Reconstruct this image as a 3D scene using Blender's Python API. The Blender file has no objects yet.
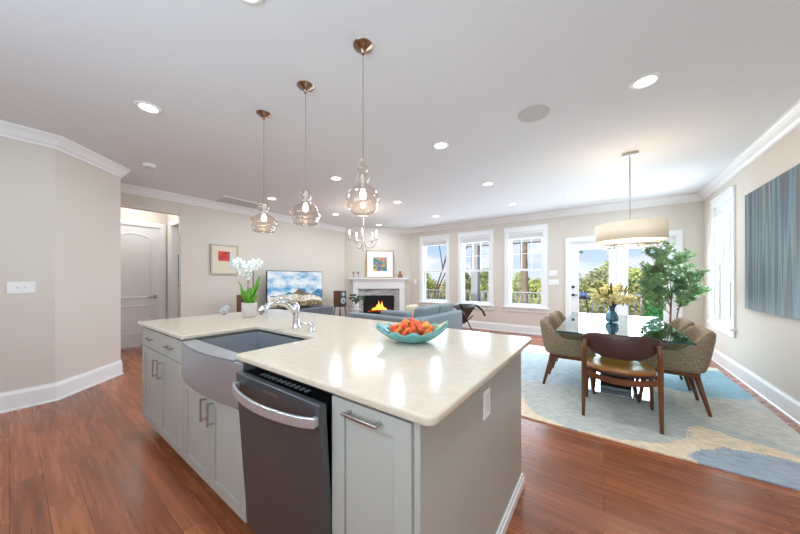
import bpy, bmesh, math, random
from mathutils import Vector, Matrix, Euler
random.seed(7)
SC = bpy.context.scene
COL = SC.collection
PI = math.pi
# ------------------------------------------------------------------ camera
TH = math.atan2(203.5, 281.7)
cam = bpy.data.cameras.new('camera'); camo = bpy.data.objects.new('camera', cam); COL.objects.link(camo)
cam.sensor_width = 36; cam.lens = 282 / 800 * 36; cam.shift_y = .015; cam.clip_start = .05; cam.clip_end = 300
camo.location = (0, 0, 1.27); camo.rotation_euler = (PI / 2, 0, TH)
SC.camera = camo
# ------------------------------------------------------------------ world, sun, exposure
CAN_POWER = 9.5
SKY_STRENGTH = 1.0
w = bpy.data.worlds.new('sky'); SC.world = w; w.use_nodes = True
nt = w.node_tree; nt.nodes.clear()
N = nt.nodes.new; L = nt.links.new
out = N('ShaderNodeOutputWorld'); bg = N('ShaderNodeBackground'); L(bg.outputs[0], out.inputs[0])
tc = N('ShaderNodeTexCoord'); sx = N('ShaderNodeSeparateXYZ'); L(tc.outputs['Generated'], sx.inputs[0])
rp = N('ShaderNodeValToRGB'); L(sx.outputs[2], rp.inputs[0])
e = rp.color_ramp.elements
e[0].position = 0.0; e[0].color = (.74, .84, .95, 1)
e[1].position = .5; e[1].color = (.22, .42, .80, 1)
k_ = e.new(.14); k_.color = (.42, .63, .92, 1)
mp = N('ShaderNodeMapping'); mp.inputs['Scale'].default_value = (2.2, 2.2, 7); L(tc.outputs['Generated'], mp.inputs[0])
nz = N('ShaderNodeTexNoise'); nz.inputs['Scale'].default_value = 2.4; nz.inputs['Detail'].default_value = 6; L(mp.outputs[0], nz.inputs['Vector'])
cr = N('ShaderNodeValToRGB'); L(nz.outputs[0], cr.inputs[0]); cr.color_ramp.elements[0].position = .42; cr.color_ramp.elements[1].position = .62
mx = N('ShaderNodeMix'); mx.data_type = 'RGBA'; L(cr.outputs[0], mx.inputs['Factor']); L(rp.outputs[0], mx.inputs['A']); mx.inputs['B'].default_value = (.93, .95, .98, 1)
L(mx.outputs['Result'], bg.inputs[0]); bg.inputs[1].default_value = SKY_STRENGTH
sun = bpy.data.lights.new('sun', 'SUN'); sun.energy = 4.0; sun.angle = .02; sun.color = (1, .95, .86)
suno = bpy.data.objects.new('sun', sun); COL.objects.link(suno); suno.rotation_euler = Euler((math.radians(48), 0, math.radians(-22)))
fl = bpy.data.lights.new('ceiling_bounce_fill', 'AREA'); fl.shape = 'RECTANGLE'; fl.size = 3.4; fl.size_y = 2.0; fl.energy = 125; fl.color = (.64, .84, 1)  # added fill lamp aimed up at the ceiling, no fitting in the room
flo = bpy.data.objects.new('ceiling_bounce_fill', fl); COL.objects.link(flo); flo.location = (-.4, -1.9, 1.6); flo.rotation_euler = (PI - .5, 0, 0)
for nm_, lc_, rz_, sx_, sy_, pw_ in (('window_daylight_fill', (-2.7, 7.45, 1.6), 0, 3.3, 1.7, 150), ('door_daylight_fill', (.235, 7.45, 1.2), 0, 1.6, 1.9, 125), ('side_window_daylight_fill', (1.75, 6.03, 1.55), -PI / 2, .8, 1.7, 50)):  # added area lamps outside the glass, standing in for stronger daylight
    l_ = bpy.data.lights.new(nm_, 'AREA'); l_.shape = 'RECTANGLE'; l_.size = sx_; l_.size_y = sy_; l_.energy = pw_; l_.color = (.74, .88, 1)
    o_ = bpy.data.objects.new(nm_, l_); COL.objects.link(o_); o_.location = lc_; o_.rotation_euler = (-PI / 2 - .12, 0, rz_)
VS = SC.view_settings
VS.view_transform = 'Standard'; VS.look = 'None'; VS.gamma = 1; VS.use_curve_mapping = False; VS.exposure = 0.13
cy = SC.cycles
cy.max_bounces = 10; cy.diffuse_bounces = 5; cy.glossy_bounces = 5; cy.transmission_bounces = 8; cy.transparent_max_bounces = 16
cy.sample_clamp_indirect = 4; cy.caustics_reflective = False; cy.caustics_refractive = False

# ------------------------------------------------------------------ materials
def srgb(r, g, b):
    f = lambda c: (c / 255 / 12.92) if c / 255 <= .04045 else ((c / 255 + .055) / 1.055) ** 2.4
    return (f(r), f(g), f(b), 1)
MATS = {}
def mat(name, col=(200, 200, 200), rough=.5, metal=0, **kw):
    if name in MATS: return MATS[name]
    m = bpy.data.materials.new(name); m.use_nodes = True
    b = m.node_tree.nodes['Principled BSDF']
    c = srgb(*col)
    b.inputs['Base Color'].default_value = c
    b.inputs['Roughness'].default_value = rough; b.inputs['Metallic'].default_value = metal
    for k, v in kw.items():
        if k == 'noise': continue
        b.inputs[k.replace('_', ' ')].default_value = v
    n = kw.get('noise')
    if n:   # (scale, amount, bump, (sx,sy,sz))
        nt = m.node_tree; t = nt.nodes.new('ShaderNodeTexCoord'); mp = nt.nodes.new('ShaderNodeMapping'); z = nt.nodes.new('ShaderNodeTexNoise')
        mp.inputs['Scale'].default_value = n[3] if len(n) > 3 else (1, 1, 1)
        z.inputs['Scale'].default_value = n[0]; z.inputs['Detail'].default_value = 5
        nt.links.new(t.outputs['Object'], mp.inputs[0]); nt.links.new(mp.outputs[0], z.inputs['Vector'])
        r = nt.nodes.new('ShaderNodeValToRGB'); nt.links.new(z.outputs[0], r.inputs[0])
        r.color_ramp.elements[0].position = .3; r.color_ramp.elements[1].position = .7
        a = n[1]
        r.color_ramp.elements[0].color = (c[0] * (1 - a), c[1] * (1 - a), c[2] * (1 - a), 1)
        r.color_ramp.elements[1].color = (min(1, c[0] * (1 + a)), min(1, c[1] * (1 + a)), min(1, c[2] * (1 + a)), 1)
        nt.links.new(r.outputs[0], b.inputs['Base Color'])
        if n[2]:
            bp = nt.nodes.new('ShaderNodeBump'); bp.inputs['Strength'].default_value = n[2]; bp.inputs['Distance'].default_value = .004
            nt.links.new(z.outputs[0], bp.inputs['Height']); nt.links.new(bp.outputs[0], b.inputs['Normal'])
    MATS[name] = m
    return m
def emis(name, col, s):
    if name in MATS: return MATS[name]
    m = mat(name, col, .5); b = m.node_tree.nodes['Principled BSDF']
    b.inputs['Emission Color'].default_value = srgb(*col); b.inputs['Emission Strength'].default_value = s
    return m
def thin_glass(name, tint=(255, 255, 255), f0=.045, rough=0.0, gain=1.0, power=5):
    m = bpy.data.materials.new(name); m.use_nodes = True; nt = m.node_tree; nt.nodes.clear()
    o = nt.nodes.new('ShaderNodeOutputMaterial'); t = nt.nodes.new('ShaderNodeBsdfTransparent'); g = nt.nodes.new('ShaderNodeBsdfGlossy')
    lw = nt.nodes.new('ShaderNodeLayerWeight'); x = nt.nodes.new('ShaderNodeMixShader'); lw.inputs[0].default_value = .5
    pw = nt.nodes.new('ShaderNodeMath'); pw.operation = 'POWER'; pw.inputs[1].default_value = power; nt.links.new(lw.outputs['Facing'], pw.inputs[0])
    a = nt.nodes.new('ShaderNodeMath'); a.operation = 'MULTIPLY_ADD'; a.use_clamp = True; a.inputs[1].default_value = gain * (1 - f0); a.inputs[2].default_value = f0
    nt.links.new(pw.outputs[0], a.inputs[0])
    t.inputs[0].default_value = srgb(*tint); g.inputs['Roughness'].default_value = rough
    nt.links.new(a.outputs[0], x.inputs[0]); nt.links.new(t.outputs[0], x.inputs[1]); nt.links.new(g.outputs[0], x.inputs[2]); nt.links.new(x.outputs[0], o.inputs[0])
    MATS[name] = m
    return m

M_wall = mat('wall_paint', (216, 208, 197), .85)
M_ceil = mat('ceiling_paint', (228, 231, 234), .9)
M_trim = mat('trim_white', (238, 238, 238), .35)
M_cab = mat('cabinet_grey', (178, 177, 169), .45)
M_dark = mat('black_plastic', (18, 18, 19), .4)
M_black = mat('black_gloss', (10, 10, 11), .15)
M_chrome = mat('chrome', (225, 225, 228), .12, 1)
M_nickel = mat('brushed_nickel', (190, 188, 184), .3, 1)
M_bronze = mat('warm_bronze', (156, 132, 110), .25, 1)
M_quartz = mat('cream_quartz', (206, 192, 173), .14, noise=(30, .05, 0))
M_white = mat('white_plastic', (240, 240, 238), .4)
M_tweed = mat('brown_tweed', (146, 128, 106), .95, noise=(95, .5, .5))
M_walnut = mat('walnut_wood', (112, 66, 38), .35, noise=(9, .35, .1, (1, 1, .15)))
M_leather_dark = mat('dark_brown_leather', (72, 44, 38), .35)
M_leather_tan = mat('amber_brown_leather', (158, 100, 46), .25)
M_leaf = mat('olive_leaf', (134, 166, 118), .5, noise=(6, .45, 0))
M_bark = mat('bark', (112, 92, 72), .9, noise=(12, .3, .4))
M_wallart_frame = mat('gold_frame', (176, 142, 88), .35, .8)
M_paper = mat('mat_board', (245, 243, 238), .8)
M_glass = thin_glass('window_glass', f0=.008)
M_sofa = mat('grey_sofa_fabric', (132, 142, 148), .9, noise=(120, .15, .3))
M_grey_deck = mat('grey_deck_paint', (150, 150, 150), .7)

def steel():
    m = mat('brushed_steel', (186, 190, 195), .36, .8); nt = m.node_tree; b = nt.nodes['Principled BSDF']
    t = nt.nodes.new('ShaderNodeTexCoord'); mp = nt.nodes.new('ShaderNodeMapping'); z = nt.nodes.new('ShaderNodeTexNoise')
    mp.inputs['Scale'].default_value = (3, 3, 260); z.inputs['Scale'].default_value = 3
    nt.links.new(t.outputs['Object'], mp.inputs[0]); nt.links.new(mp.outputs[0], z.inputs['Vector'])
    r = nt.nodes.new('ShaderNodeMapRange'); r.inputs['To Min'].default_value = .30; r.inputs['To Max'].default_value = .44
    nt.links.new(z.outputs[0], r.inputs[0]); nt.links.new(r.outputs[0], b.inputs['Roughness'])
    return m
M_steel = steel()
def floor_mat():
    m = mat('hardwood_planks', (150, 80, 50), .3); nt = m.node_tree; b = nt.nodes['Principled BSDF']; N = nt.nodes.new; L = nt.links.new
    t = N('ShaderNodeTexCoord'); br = N('ShaderNodeTexBrick'); L(t.outputs['Object'], br.inputs['Vector'])
    br.offset = .37; br.offset_frequency = 2; br.squash = 1
    br.inputs['Color1'].default_value = (0, 0, 0, 1); br.inputs['Color2'].default_value = (1, 1, 1, 1); br.inputs['Mortar'].default_value = (.5, .5, .5, 1)
    br.inputs['Scale'].default_value = 1; br.inputs['Mortar Size'].default_value = .0012; br.inputs['Mortar Smooth'].default_value = .3
    br.inputs['Brick Width'].default_value = 1.25; br.inputs['Row Height'].default_value = .127; br.inputs['Bias'].default_value = 0
    mp = N('ShaderNodeMapping'); mp.inputs['Scale'].default_value = (.6, 10, 1)
    va = N('ShaderNodeVectorMath'); va.operation = 'ADD'; L(t.outputs['Object'], va.inputs[0])
    vs = N('ShaderNodeVectorMath'); vs.operation = 'SCALE'; L(br.outputs['Color'], vs.inputs[0]); vs.inputs['Scale'].default_value = 7; L(vs.outputs[0], va.inputs[1])
    L(va.outputs[0], mp.inputs[0])
    z = N('ShaderNodeTexNoise'); z.inputs['Scale'].default_value = 3.2; z.inputs['Detail'].default_value = 7; z.inputs['Distortion'].default_value = .5; L(mp.outputs[0], z.inputs['Vector'])
    r = N('ShaderNodeValToRGB'); L(z.outputs[0], r.inputs[0])
    r.color_ramp.elements[0].position = .25; r.color_ramp.elements[0].color = srgb(132, 74, 47)
    r.color_ramp.elements[1].position = .75; r.color_ramp.elements[1].color = srgb(176, 106, 68)
    r2 = N('ShaderNodeValToRGB'); L(br.outputs['Color'], r2.inputs[0])
    r2.color_ramp.elements[0].color = (.72, .70, .68, 1); r2.color_ramp.elements[1].color = (1.12, 1.08, 1.05, 1)
    mu = N('ShaderNodeMix'); mu.data_type = 'RGBA'; mu.blend_type = 'MULTIPLY'; mu.inputs['Factor'].default_value = 1
    L(r.outputs[0], mu.inputs['A']); L(r2.outputs[0], mu.inputs['B'])
    m2 = N('ShaderNodeMix'); m2.data_type = 'RGBA'; L(br.outputs['Fac'], m2.inputs['Factor']); L(mu.outputs['Result'], m2.inputs['A']); m2.inputs['B'].default_value = srgb(52, 26, 16)
    L(m2.outputs['Result'], b.inputs['Base Color'])
    mr = N('ShaderNodeMapRange'); L(z.outputs[0], mr.inputs[0]); mr.inputs['To Min'].default_value = .2; mr.inputs['To Max'].default_value = .34; L(mr.outputs[0], b.inputs['Roughness'])
    bp = N('ShaderNodeBump'); bp.inputs['Strength'].default_value = .12; bp.inputs['Distance'].default_value = .002; L(z.outputs[0], bp.inputs['Height']); L(bp.outputs[0], b.inputs['Normal'])
    return m
M_floor = floor_mat()

# ------------------------------------------------------------------ mesh helpers
class MB:
    def __init__(s, org=(0, 0, 0)):
        s.bm = bmesh.new(); s.o = Vector(org)
    def _v(s, p): return s.bm.verts.new(Vector(p) - s.o)
    def quad(s, pts):
        vs = [s._v(p) for p in pts]
        try: s.bm.faces.new(vs)
        except ValueError: pass
    def hexa(s, b, t):
        vb = [s._v(p) for p in b]; vt = [s._v(p) for p in t]; n = len(vb)
        s.bm.faces.new(vb[::-1]); s.bm.faces.new(vt)
        for i in range(n): s.bm.faces.new((vb[i], vb[(i + 1) % n], vt[(i + 1) % n], vt[i]))
        return s
    def box(s, x0, x1, y0, y1, z0, z1):
        return s.hexa([(x0, y0, z0), (x1, y0, z0), (x1, y1, z0), (x0, y1, z0)], [(x0, y0, z1), (x1, y0, z1), (x1, y1, z1), (x0, y1, z1)])
    def prism(s, poly, z0, z1):
        return s.hexa([(x, y, z0) for x, y in poly], [(x, y, z1) for x, y in poly])
    def prism_ax(s, poly, a, b, ax):   # polygon in the plane across axis ax
        f = {'x': lambda p, q: (q, p[0], p[1]), 'y': lambda p, q: (p[0], q, p[1])}[ax]
        return s.hexa([f(p, a) for p in poly], [f(p, b) for p in poly])
    def tube(s, pts, r, n=10, caps=True):
        pts = [Vector(p) for p in pts]; R = r if isinstance(r, (list, tuple)) else [r] * len(pts)
        rings = []; up = None
        for i, p in enumerate(pts):
            d = (pts[min(i + 1, len(pts) - 1)] - pts[max(i - 1, 0)])
            d = d.normalized() if d.length > 1e-9 else Vector((0, 0, 1))
            if up is None: up = d.orthogonal().normalized()
            up = (up - d * up.dot(d)); up = up.normalized() if up.length > 1e-6 else d.orthogonal().normalized()
            q = d.cross(up)
            rings.append([s._v(p + (up * math.cos(a) + q * math.sin(a)) * R[i]) for a in [2 * PI * k / n for k in range(n)]])
        for a, b in zip(rings, rings[1:]):
            for k in range(n): s.bm.faces.new((a[k], a[(k + 1) % n], b[(k + 1) % n], b[k]))
        if caps: s.bm.faces.new(rings[0][::-1]); s.bm.faces.new(rings[-1])
        return s
    def lathe(s, prof, c=(0, 0, 0), n=24, sx=1, sy=1, tilt=None):
        c = Vector(c); rings = []
        for r, z in prof:
            if r < 1e-5: rings.append([s._v(c + Vector((0, 0, z)))])
            else: rings.append([s._v(c + Vector((r * math.cos(2 * PI * k / n) * sx, r * math.sin(2 * PI * k / n) * sy, z))) for k in range(n)])
        for a, b in zip(rings, rings[1:]):
            for k in range(n):
                k2 = (k + 1) % n
                if len(a) == 1 and len(b) == 1: continue
                if len(a) == 1: s.bm.faces.new((a[0], b[k2], b[k]))
                elif len(b) == 1: s.bm.faces.new((a[k], a[k2], b[0]))
                else: s.bm.faces.new((a[k], a[k2], b[k2], b[k]))
        return s
    def ball(s, c, r, sc=(1, 1, 1), sub=2, jit=0):
        m = bmesh.new(); bmesh.ops.create_icosphere(m, subdivisions=sub, radius=1)
        mp = {}
        for v in m.verts:
            k = r * (1 + random.uniform(-jit, jit))
            mp[v] = s._v(Vector(c) + Vector((v.co.x * sc[0], v.co.y * sc[1], v.co.z * sc[2])) * k)
        for f in m.faces: s.bm.faces.new([mp[v] for v in f.verts])
        m.free(); return s
    def build(s, name, m, parent=None, bevel=0, smooth=False, seg=2, sub=0):
        bmesh.ops.recalc_face_normals(s.bm, faces=s.bm.faces)
        me = bpy.data.meshes.new(name); s.bm.to_mesh(me); s.bm.free()
        me.materials.append(m)
        if smooth:
            for p in me.polygons: p.use_smooth = True
        o = bpy.data.objects.new(name, me); COL.objects.link(o)
        if parent: o.parent = parent
        if bevel:
            b = o.modifiers.new('bevel', 'BEVEL'); b.width = bevel; b.segments = seg; b.limit_method = 'ANGLE'; b.angle_limit = .6
        if sub:
            b = o.modifiers.new('sub', 'SUBSURF'); b.levels = sub; b.render_levels = sub
        return o
def auto(o, ang=40):
    try: o.data.shade_smooth() ; o.data.set_sharp_from_angle(angle=math.radians(ang))
    except Exception: pass
    return o
def thing(name, label, cat, loc=(0, 0, 0), rz=0, group=None):
    o = bpy.data.objects.new(name, None); COL.objects.link(o); o.empty_display_size = .1
    o.location = loc; o.rotation_euler = (0, 0, rz); o['label'] = label; o['category'] = cat
    if group: o['group'] = group
    return o
def tag(o, label, cat, group=None, kind=None):
    o['label'] = label; o['category'] = cat
    if group: o['group'] = group
    if kind: o['kind'] = kind
    return o
def struct(o, label=None):
    o['kind'] = 'structure'
    if label: o['label'] = label
    return o
def dup(root, loc, rz=None, label=None, group=None):
    r = root.copy(); COL.objects.link(r); r.location = loc
    if rz is not None: r.rotation_euler = (0, 0, rz)
    if label: r['label'] = label
    if group: r['group'] = group
    for ch in list(root.children):
        c = ch.copy(); COL.objects.link(c); c.parent = r
        for g in list(ch.children):
            d = g.copy(); COL.objects.link(d); d.parent = c
    return r
def lamp(name, kind, loc, power, parent, col=(.80, .91, 1), size=.12, spread=None, rad=None):
    l = bpy.data.lights.new(name, kind); l.energy = power; l.color = col
    if kind == 'AREA': l.shape = 'DISK'; l.size = size
    if kind == 'AREA' and spread: l.spread = spread
    if kind == 'POINT': l.shadow_soft_size = rad or .03
    o = bpy.data.objects.new(name, l); COL.objects.link(o); o.location = loc; o.parent = parent
    return o

# ------------------------------------------------------------------ room shell
H = 2.75; XR = 1.40; YB = 7.03; XL = -6.10; YF = -3.4; T = .15
struct(MB().prism([(-9.2, YF - T), (XR + T, YF - T), (XR + T, YB + T), (-9.2, YB + T)], -.06, 0).build('floor', M_floor), 'reddish brown hardwood plank floor')
struct(MB().prism([(-9.2, YF - T), (XR + T, YF - T), (XR + T, YB + T), (-9.2, YB + T)], H, H + .25).build('ceiling', M_ceil), 'flat white painted ceiling')

def wall_with_holes(name, ax, plane, thick, a0, a1, holes, mtl=M_wall):
    m = MB()
    def blk(p0, p1, z0, z1):
        lo, hi = sorted((plane, plane + thick))
        if ax == 'x': m.box(p0, p1, lo, hi, z0, z1)      # wall runs along X
        else: m.box(lo, hi, p0, p1, z0, z1)
    cur = a0
    for h0, h1, z0, z1 in sorted(holes):
        blk(cur, h0, 0, H)
        if z0 > 0: blk(h0, h1, 0, z0)
        blk(h0, h1, z1, H)
        cur = h1
    blk(cur, a1, 0, H)
    return struct(m.build(name, mtl))
WIN = [(-3.885,), (-2.685,), (-1.48,)]
holes = [(c[0] - .385, c[0] + .385, .62, 2.37) for c in WIN] + [(-.60, 1.07, 0, 2.06)]
wall_with_holes('wall_back', 'x', YB, T, -4.70, XR + T, holes)
wall_with_holes('wall_right', 'y', XR, T, YF, YB, [(5.64, 6.42, .62, 2.37)])
wall_with_holes('wall_left', 'y', XL, -.12, .868, 5.69, [(.90, 1.787, 0, 2.41)])
struct(MB().prism([(-6.1, 5.69), (-4.70, 7.03), (-4.70, 7.18), (-4.84, 7.18), (-6.22, 5.87), (-6.22, 5.69)], 0, H).build('wall_fireplace', M_wall))
struct(MB().prism([(-4.64, YF), (-4.64, .278), (-5.23, .868), (-6.1, .868), (-6.22, .868), (-6.22, .74), (-5.28, .74), (-4.76, .23), (-4.76, YF)], 0, H).build('wall_kitchen', M_wall))
struct(MB().box(-4.76, XR + T, YF - T, YF, 0, H).build('wall_rear', M_wall))
# hall behind the opening
struct(MB().box(-7.22, -7.10, .80, .945, 0, H).box(-7.22, -7.10, 1.745, 1.95, 0, H).box(-7.22, -7.10, .945, 1.745, 2.28, H).build('wall_hall_end', M_wall))
struct(MB().box(-7.10, -6.22, .68, .80, 0, H).build('wall_hall_left', M_wall))
wall_with_holes('wall_hall_right', 'x', 1.85, .1, -7.10, -6.22, [(-6.86, -6.36, 0, 2.30)])
struct(MB().box(-9.0, -6.22, 3.3, 3.4, 0, H).box(-9.1, -9.0, 1.85, 3.4, 0, H).box(-9.0, -7.22, 1.85, 1.95, 0, H).build('wall_side_room', M_wall))

def sweep(name, path, prof, m, closed=False, label=None):
    """profile (offset towards the left of travel, z) carried along a plan polyline with mitred corners"""
    P = [Vector(p) for p in path]; n = len(P); mb = MB(); rings = []
    for i in range(n):
        a = P[i - 1] if (i > 0 or closed) else None; b = P[(i + 1) % n] if (i < n - 1 or closed) else None
        def nrm(p, q): d = (q - p).normalized(); return Vector((-d.y, d.x))
        if a is None: k = nrm(P[i], b)
        elif b is None: k = nrm(a, P[i])
        else:
            n1, n2 = nrm(a, P[i]), nrm(P[i], b); k = (n1 + n2); k = k / max(.2, k.dot(n1))
        rings.append([mb._v((P[i].x + k.x * o, P[i].y + k.y * o, z)) for o, z in prof])
    m_ = len(prof)
    for i in range(n if closed else n - 1):
        a, b = rings[i], rings[(i + 1) % n]
        for j in range(m_): mb.bm.faces.new((a[j], a[(j + 1) % m_], b[(j + 1) % m_], b[j]))
    if not closed: mb.bm.faces.new(rings[0]); mb.bm.faces.new(rings[-1][::-1])
    return struct(mb.build(name, m), label)
CROWN = [(0, H - .125), (.012, H - .125), (.018, H - .105), (.035, H - .09), (.055, H - .055), (.075, H - .03), (.085, H - .022), (.092, H - .012), (.092, H), (0, H)]
BASE = [(0, 0), (.028, 0), (.028, .012), (.018, .02), (.016, .15), (.012, .165), (.006, .18), (.006, .19), (0, .19)]
room = [(XR, YF), (XR, YB), (-4.70, YB), (-6.1, 5.69), (-6.1, .868), (-5.23, .868), (-4.64, .278), (-4.64, YF)]
sweep('trim_1', room, CROWN, M_trim, True, 'white crown moulding round the ceiling')
sweep('baseboard_right', [(XR, YF), (XR, YB), (1.14, YB)], BASE, M_trim)
sweep('baseboard_back', [(-.68, YB), (-4.70, YB), (-4.92, 6.82)], BASE, M_trim)
sweep('baseboard_fireplace_side', [(-5.93, 5.853), (-6.1, 5.69), (-6.1, 1.787)], BASE, M_trim)
sweep('baseboard_left', [(-5.53, .868), (-5.23, .868), (-4.64, .278), (-4.64, YF)], BASE, M_trim)

# ------------------------------------------------------------------ windows
M_blind = mat('white_blind', (236, 236, 238), .7)
def window(num, cx, muntins):
    """double-hung window on the back wall; local x along the wall, +y outwards"""
    r = bpy.data.objects.new('window_%d' % num, None); COL.objects.link(r); struct(r)
    r.empty_display_size = .1
    return r
def build_window(num, loc, rz, grid):
    r = window(num, 0, 0); r.location = loc; r.rotation_euler = (0, 0, rz)
    W = .385
    m = MB()   # casing
    m.box(-W - .085, -W, -.022, 0, .62, 2.37).box(W, W + .085, -.022, 0, .62, 2.37)
    m.box(-W - .085, W + .085, -.026, 0, 2.37, 2.475).box(-W - .1, W + .1, -.04, 0, 2.475, 2.50)
    m.build('window_casing', M_trim, r, bevel=.003)
    m = MB()   # jamb lining
    m.box(-W, -W + .02, 0, .14, .62, 2.37).box(W - .02, W, 0, .14, .62, 2.37).box(-W + .02, W - .02, 0, .14, 2.35, 2.37).box(-W + .02, W - .02, 0, .14, .62, .645)
    m.build('window_jamb', M_trim, r)
    MB().box(-W - .12, W + .12, -.065, 0.0, .585, .62).build('window_sill', M_trim, r, bevel=.006)
    MB().box(-W - .085, W + .085, -.022, 0, .50, .585).build('window_apron', M_trim, r, bevel=.003)
    w = W - .02
    def sash(z0, z1, y, g):
        f = MB()
        f.box(-w, -w + .042, y, y + .035, z0, z1).box(w - .042, w, y, y + .035, z0, z1)
        f.box(-w + .042, w - .042, y, y + .035, z0, z0 + .045).box(-w + .042, w - .042, y, y + .035, z1 - .042, z1)
        if g:
            a = (2 * w - .084) / 3
            for k in (1, 2): f.box(-w + .042 + a * k - .006, -w + .042 + a * k + .006, y + .01, y + .028, z0 + .045, z1 - .042)
            zm = z0 + (z1 - z0) * .46; f.box(-w + .042, w - .042, y + .011, y + .027, zm - .006, zm + .006)
        o = f.build('window_sash', M_trim, r)
        MB().box(-w + .04, w - .04, y + .017, y + .021, z0 + .04, z1 - .04).build('window_pane', M_glass, o)
    sash(.645, 1.505, .055, False)
    sash(1.465, 2.35, .095, grid)
    b = MB()
    for k in range(7): b.box(-w + .004, w - .004, .004, .05, 2.235 + k * .0125, 2.244 + k * .0125)
    b.box(-w + .002, w - .002, .0, .052, 2.322, 2.349).box(-w + .004, w - .004, .004, .05, 2.215, 2.232)
    b.build('window_blind', M_blind, r)
for i, (c, g) in enumerate(zip(WIN, (False, True, True))): build_window(i + 1, (c[0], YB, 0), 0, g)
build_window(4, (XR, 6.03, 0), -PI / 2, False)
# patio doors: two glazed slabs
def build_patio_door():
    r = bpy.data.objects.new('door_1', None); COL.objects.link(r); struct(r, 'white glazed double patio door'); r.location = (.235, YB, 0)
    m = MB().box(-.905, -.835, -.022, 0, 0, 2.06).box(.835, .905, -.022, 0, 0, 2.06).box(-.905, .905, -.024, 0, 2.06, 2.15)
    m.build('door_casing', M_trim, r, bevel=.003)
    MB().box(-.835, -.815, 0, .14, 0, 2.06).box(.815, .835, 0, .14, 0, 2.06).box(-.815, .815, 0, .14, 2.04, 2.06).box(-.815, .815, 0, .14, 0, .02).build('door_jamb', M_trim, r)
    for s in (-1, 1):
        x0, x1 = (-.812, -.003) if s < 0 else (.003, .812)
        f = MB().box(x0, x0 + .14, .05, .095, .02, 2.04).box(x1 - .14, x1, .05, .095, .02, 2.04).box(x0 + .14, x1 - .14, .05, .095, .02, .27).box(x0 + .14, x1 - .14, .05, .095, 1.895, 2.04)
        d = f.build('door_slab', M_trim, r)
        MB().box(x0 + .135, x1 - .135, .07, .076, .265, 1.90).build('door_glass', M_glass, d)
        fr = MB()
        for a, b, c, e in ((x0 + .13, x0 + .15, .26, 1.905), (x1 - .15, x1 - .13, .26, 1.905)): fr.box(a, b, .04, .05, c, e)
        fr.box(x0 + .15, x1 - .15, .04, .05, .26, .28).box(x0 + .15, x1 - .15, .04, .05, 1.885, 1.905); fr.build('glass_bead', M_trim, d)
    MB().box(-.018, .018, .036, .05, .02, 2.04).build('astragal', M_trim, r)
    h = MB().tube([(-.765, .05, 1.10), (-.765, .025, 1.10)], .028, 16).tube([(-.765, .05, .93), (-.765, .02, .93)], .026, 16).tube([(-.765, .012, .93), (-.68, .012, .93)], .009, 8)
    h.build('door_handle', mat('dark_bronze', (70, 62, 56), .3, .9), r, smooth=True)
    MB().tube([(-.62, .05, 1.84), (-.62, .044, 1.84)], .035, 16).build('door_sticker', mat('grey_sticker', (120, 128, 128), .5), r)
build_patio_door()
# hall door: two raised panels, the upper one arched
def build_hall_door():
    r = bpy.data.objects.new('door_2', None); COL.objects.link(r); struct(r, 'white two panel arch top hall door'); r.location = (-7.10, 0, 0)
    O = (-7.10, 0, 0)
    y0, y1 = .965, 1.725
    MB().box(-.045, -.008, y0, y1, .012, 2.26).build('door_slab', M_trim, r)
    def panel(ya, yb, za, zb, arch):
        top = [(ya + (yb - ya) * t, zb - arch + arch * math.sin(PI * t) ** .8) for t in [k / 14 for k in range(15)]]
        poly = [(ya, za), (yb, za)] + top[::-1]
        cyy, czz = (ya + yb) / 2, (za + zb) / 2
        ins = [(cyy + (y - cyy) * .86, czz + (z - czz) * .93) for y, z in poly]
        m = MB()
        # groove ring then raised field
        ring = MB()
        for a, b, c, d in zip(poly, poly[1:] + poly[:1], [(cyy + (y - cyy) * .93, czz + (z - czz) * .965) for y, z in poly], [(cyy + (y - cyy) * .93, czz + (z - czz) * .965) for y, z in (poly[1:] + poly[:1])]):
            m.quad([(-.007, *a), (-.007, *b), (.003, *d), (.003, *c)])
        for a, b, c, d in zip([(cyy + (y - cyy) * .93, czz + (z - czz) * .965) for y, z in poly], [(cyy + (y - cyy) * .93, czz + (z - czz) * .965) for y, z in (poly[1:] + poly[:1])], ins, ins[1:] + ins[:1]):
            m.quad([(.003, *a), (.003, *b), (-.006, *d), (-.006, *c)])
        m.build('door_panel', M_trim, r)
    panel(y0 + .12, y1 - .12, .90, 2.14, .07); panel(y0 + .12, y1 - .12, .24, .77, 0)
    MB().box(0, .02, y1 + .02, y1 + .10, 0, 2.36).box(0, .02, .80, y0 - .02, 0, 2.36).box(0, .02, y0 - .02, y1 + .02, 2.27, 2.36).build('door_casing', M_trim, r, bevel=.003)
    MB().box(-.12, 0, y1, y1 + .02, 0, 2.28).box(-.12, 0, y0 - .02, y0, 0, 2.28).box(-.12, 0, y0, y1, 2.26, 2.28).build('door_jamb', M_trim, r)
    MB().tube([(-.008, 1.66, .93), (.012, 1.66, .93)], .03, 16).tube([(.012, 1.66, .93), (.05, 1.66, .93), (.055, 1.64, .93), (.055, 1.55, .925)], .009, 8).build('door_handle', M_nickel, r, smooth=True)
build_hall_door()
struct(MB().box(-6.95, -6.86, 1.828, 1.85, 0, 2.39).box(-6.36, -6.27, 1.828, 1.85, 0, 2.39).box(-6.86, -6.36, 1.828, 1.85, 2.30, 2.39).box(-6.86, -6.84, 1.85, 1.95, 0, 2.30).box(-6.38, -6.36, 1.85, 1.95, 0, 2.30).build('trim_2', M_trim), 'white casing of the hall side doorway')
t = thing('framed_picture', 'narrow glimpse of a blue picture through the hall side doorway', 'picture', (-8.999, 2.56, 1.15), PI / 2)
MB().box(-.25, .35, -.03, 0, -.08, .75).build('frame', M_dark, t)
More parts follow.
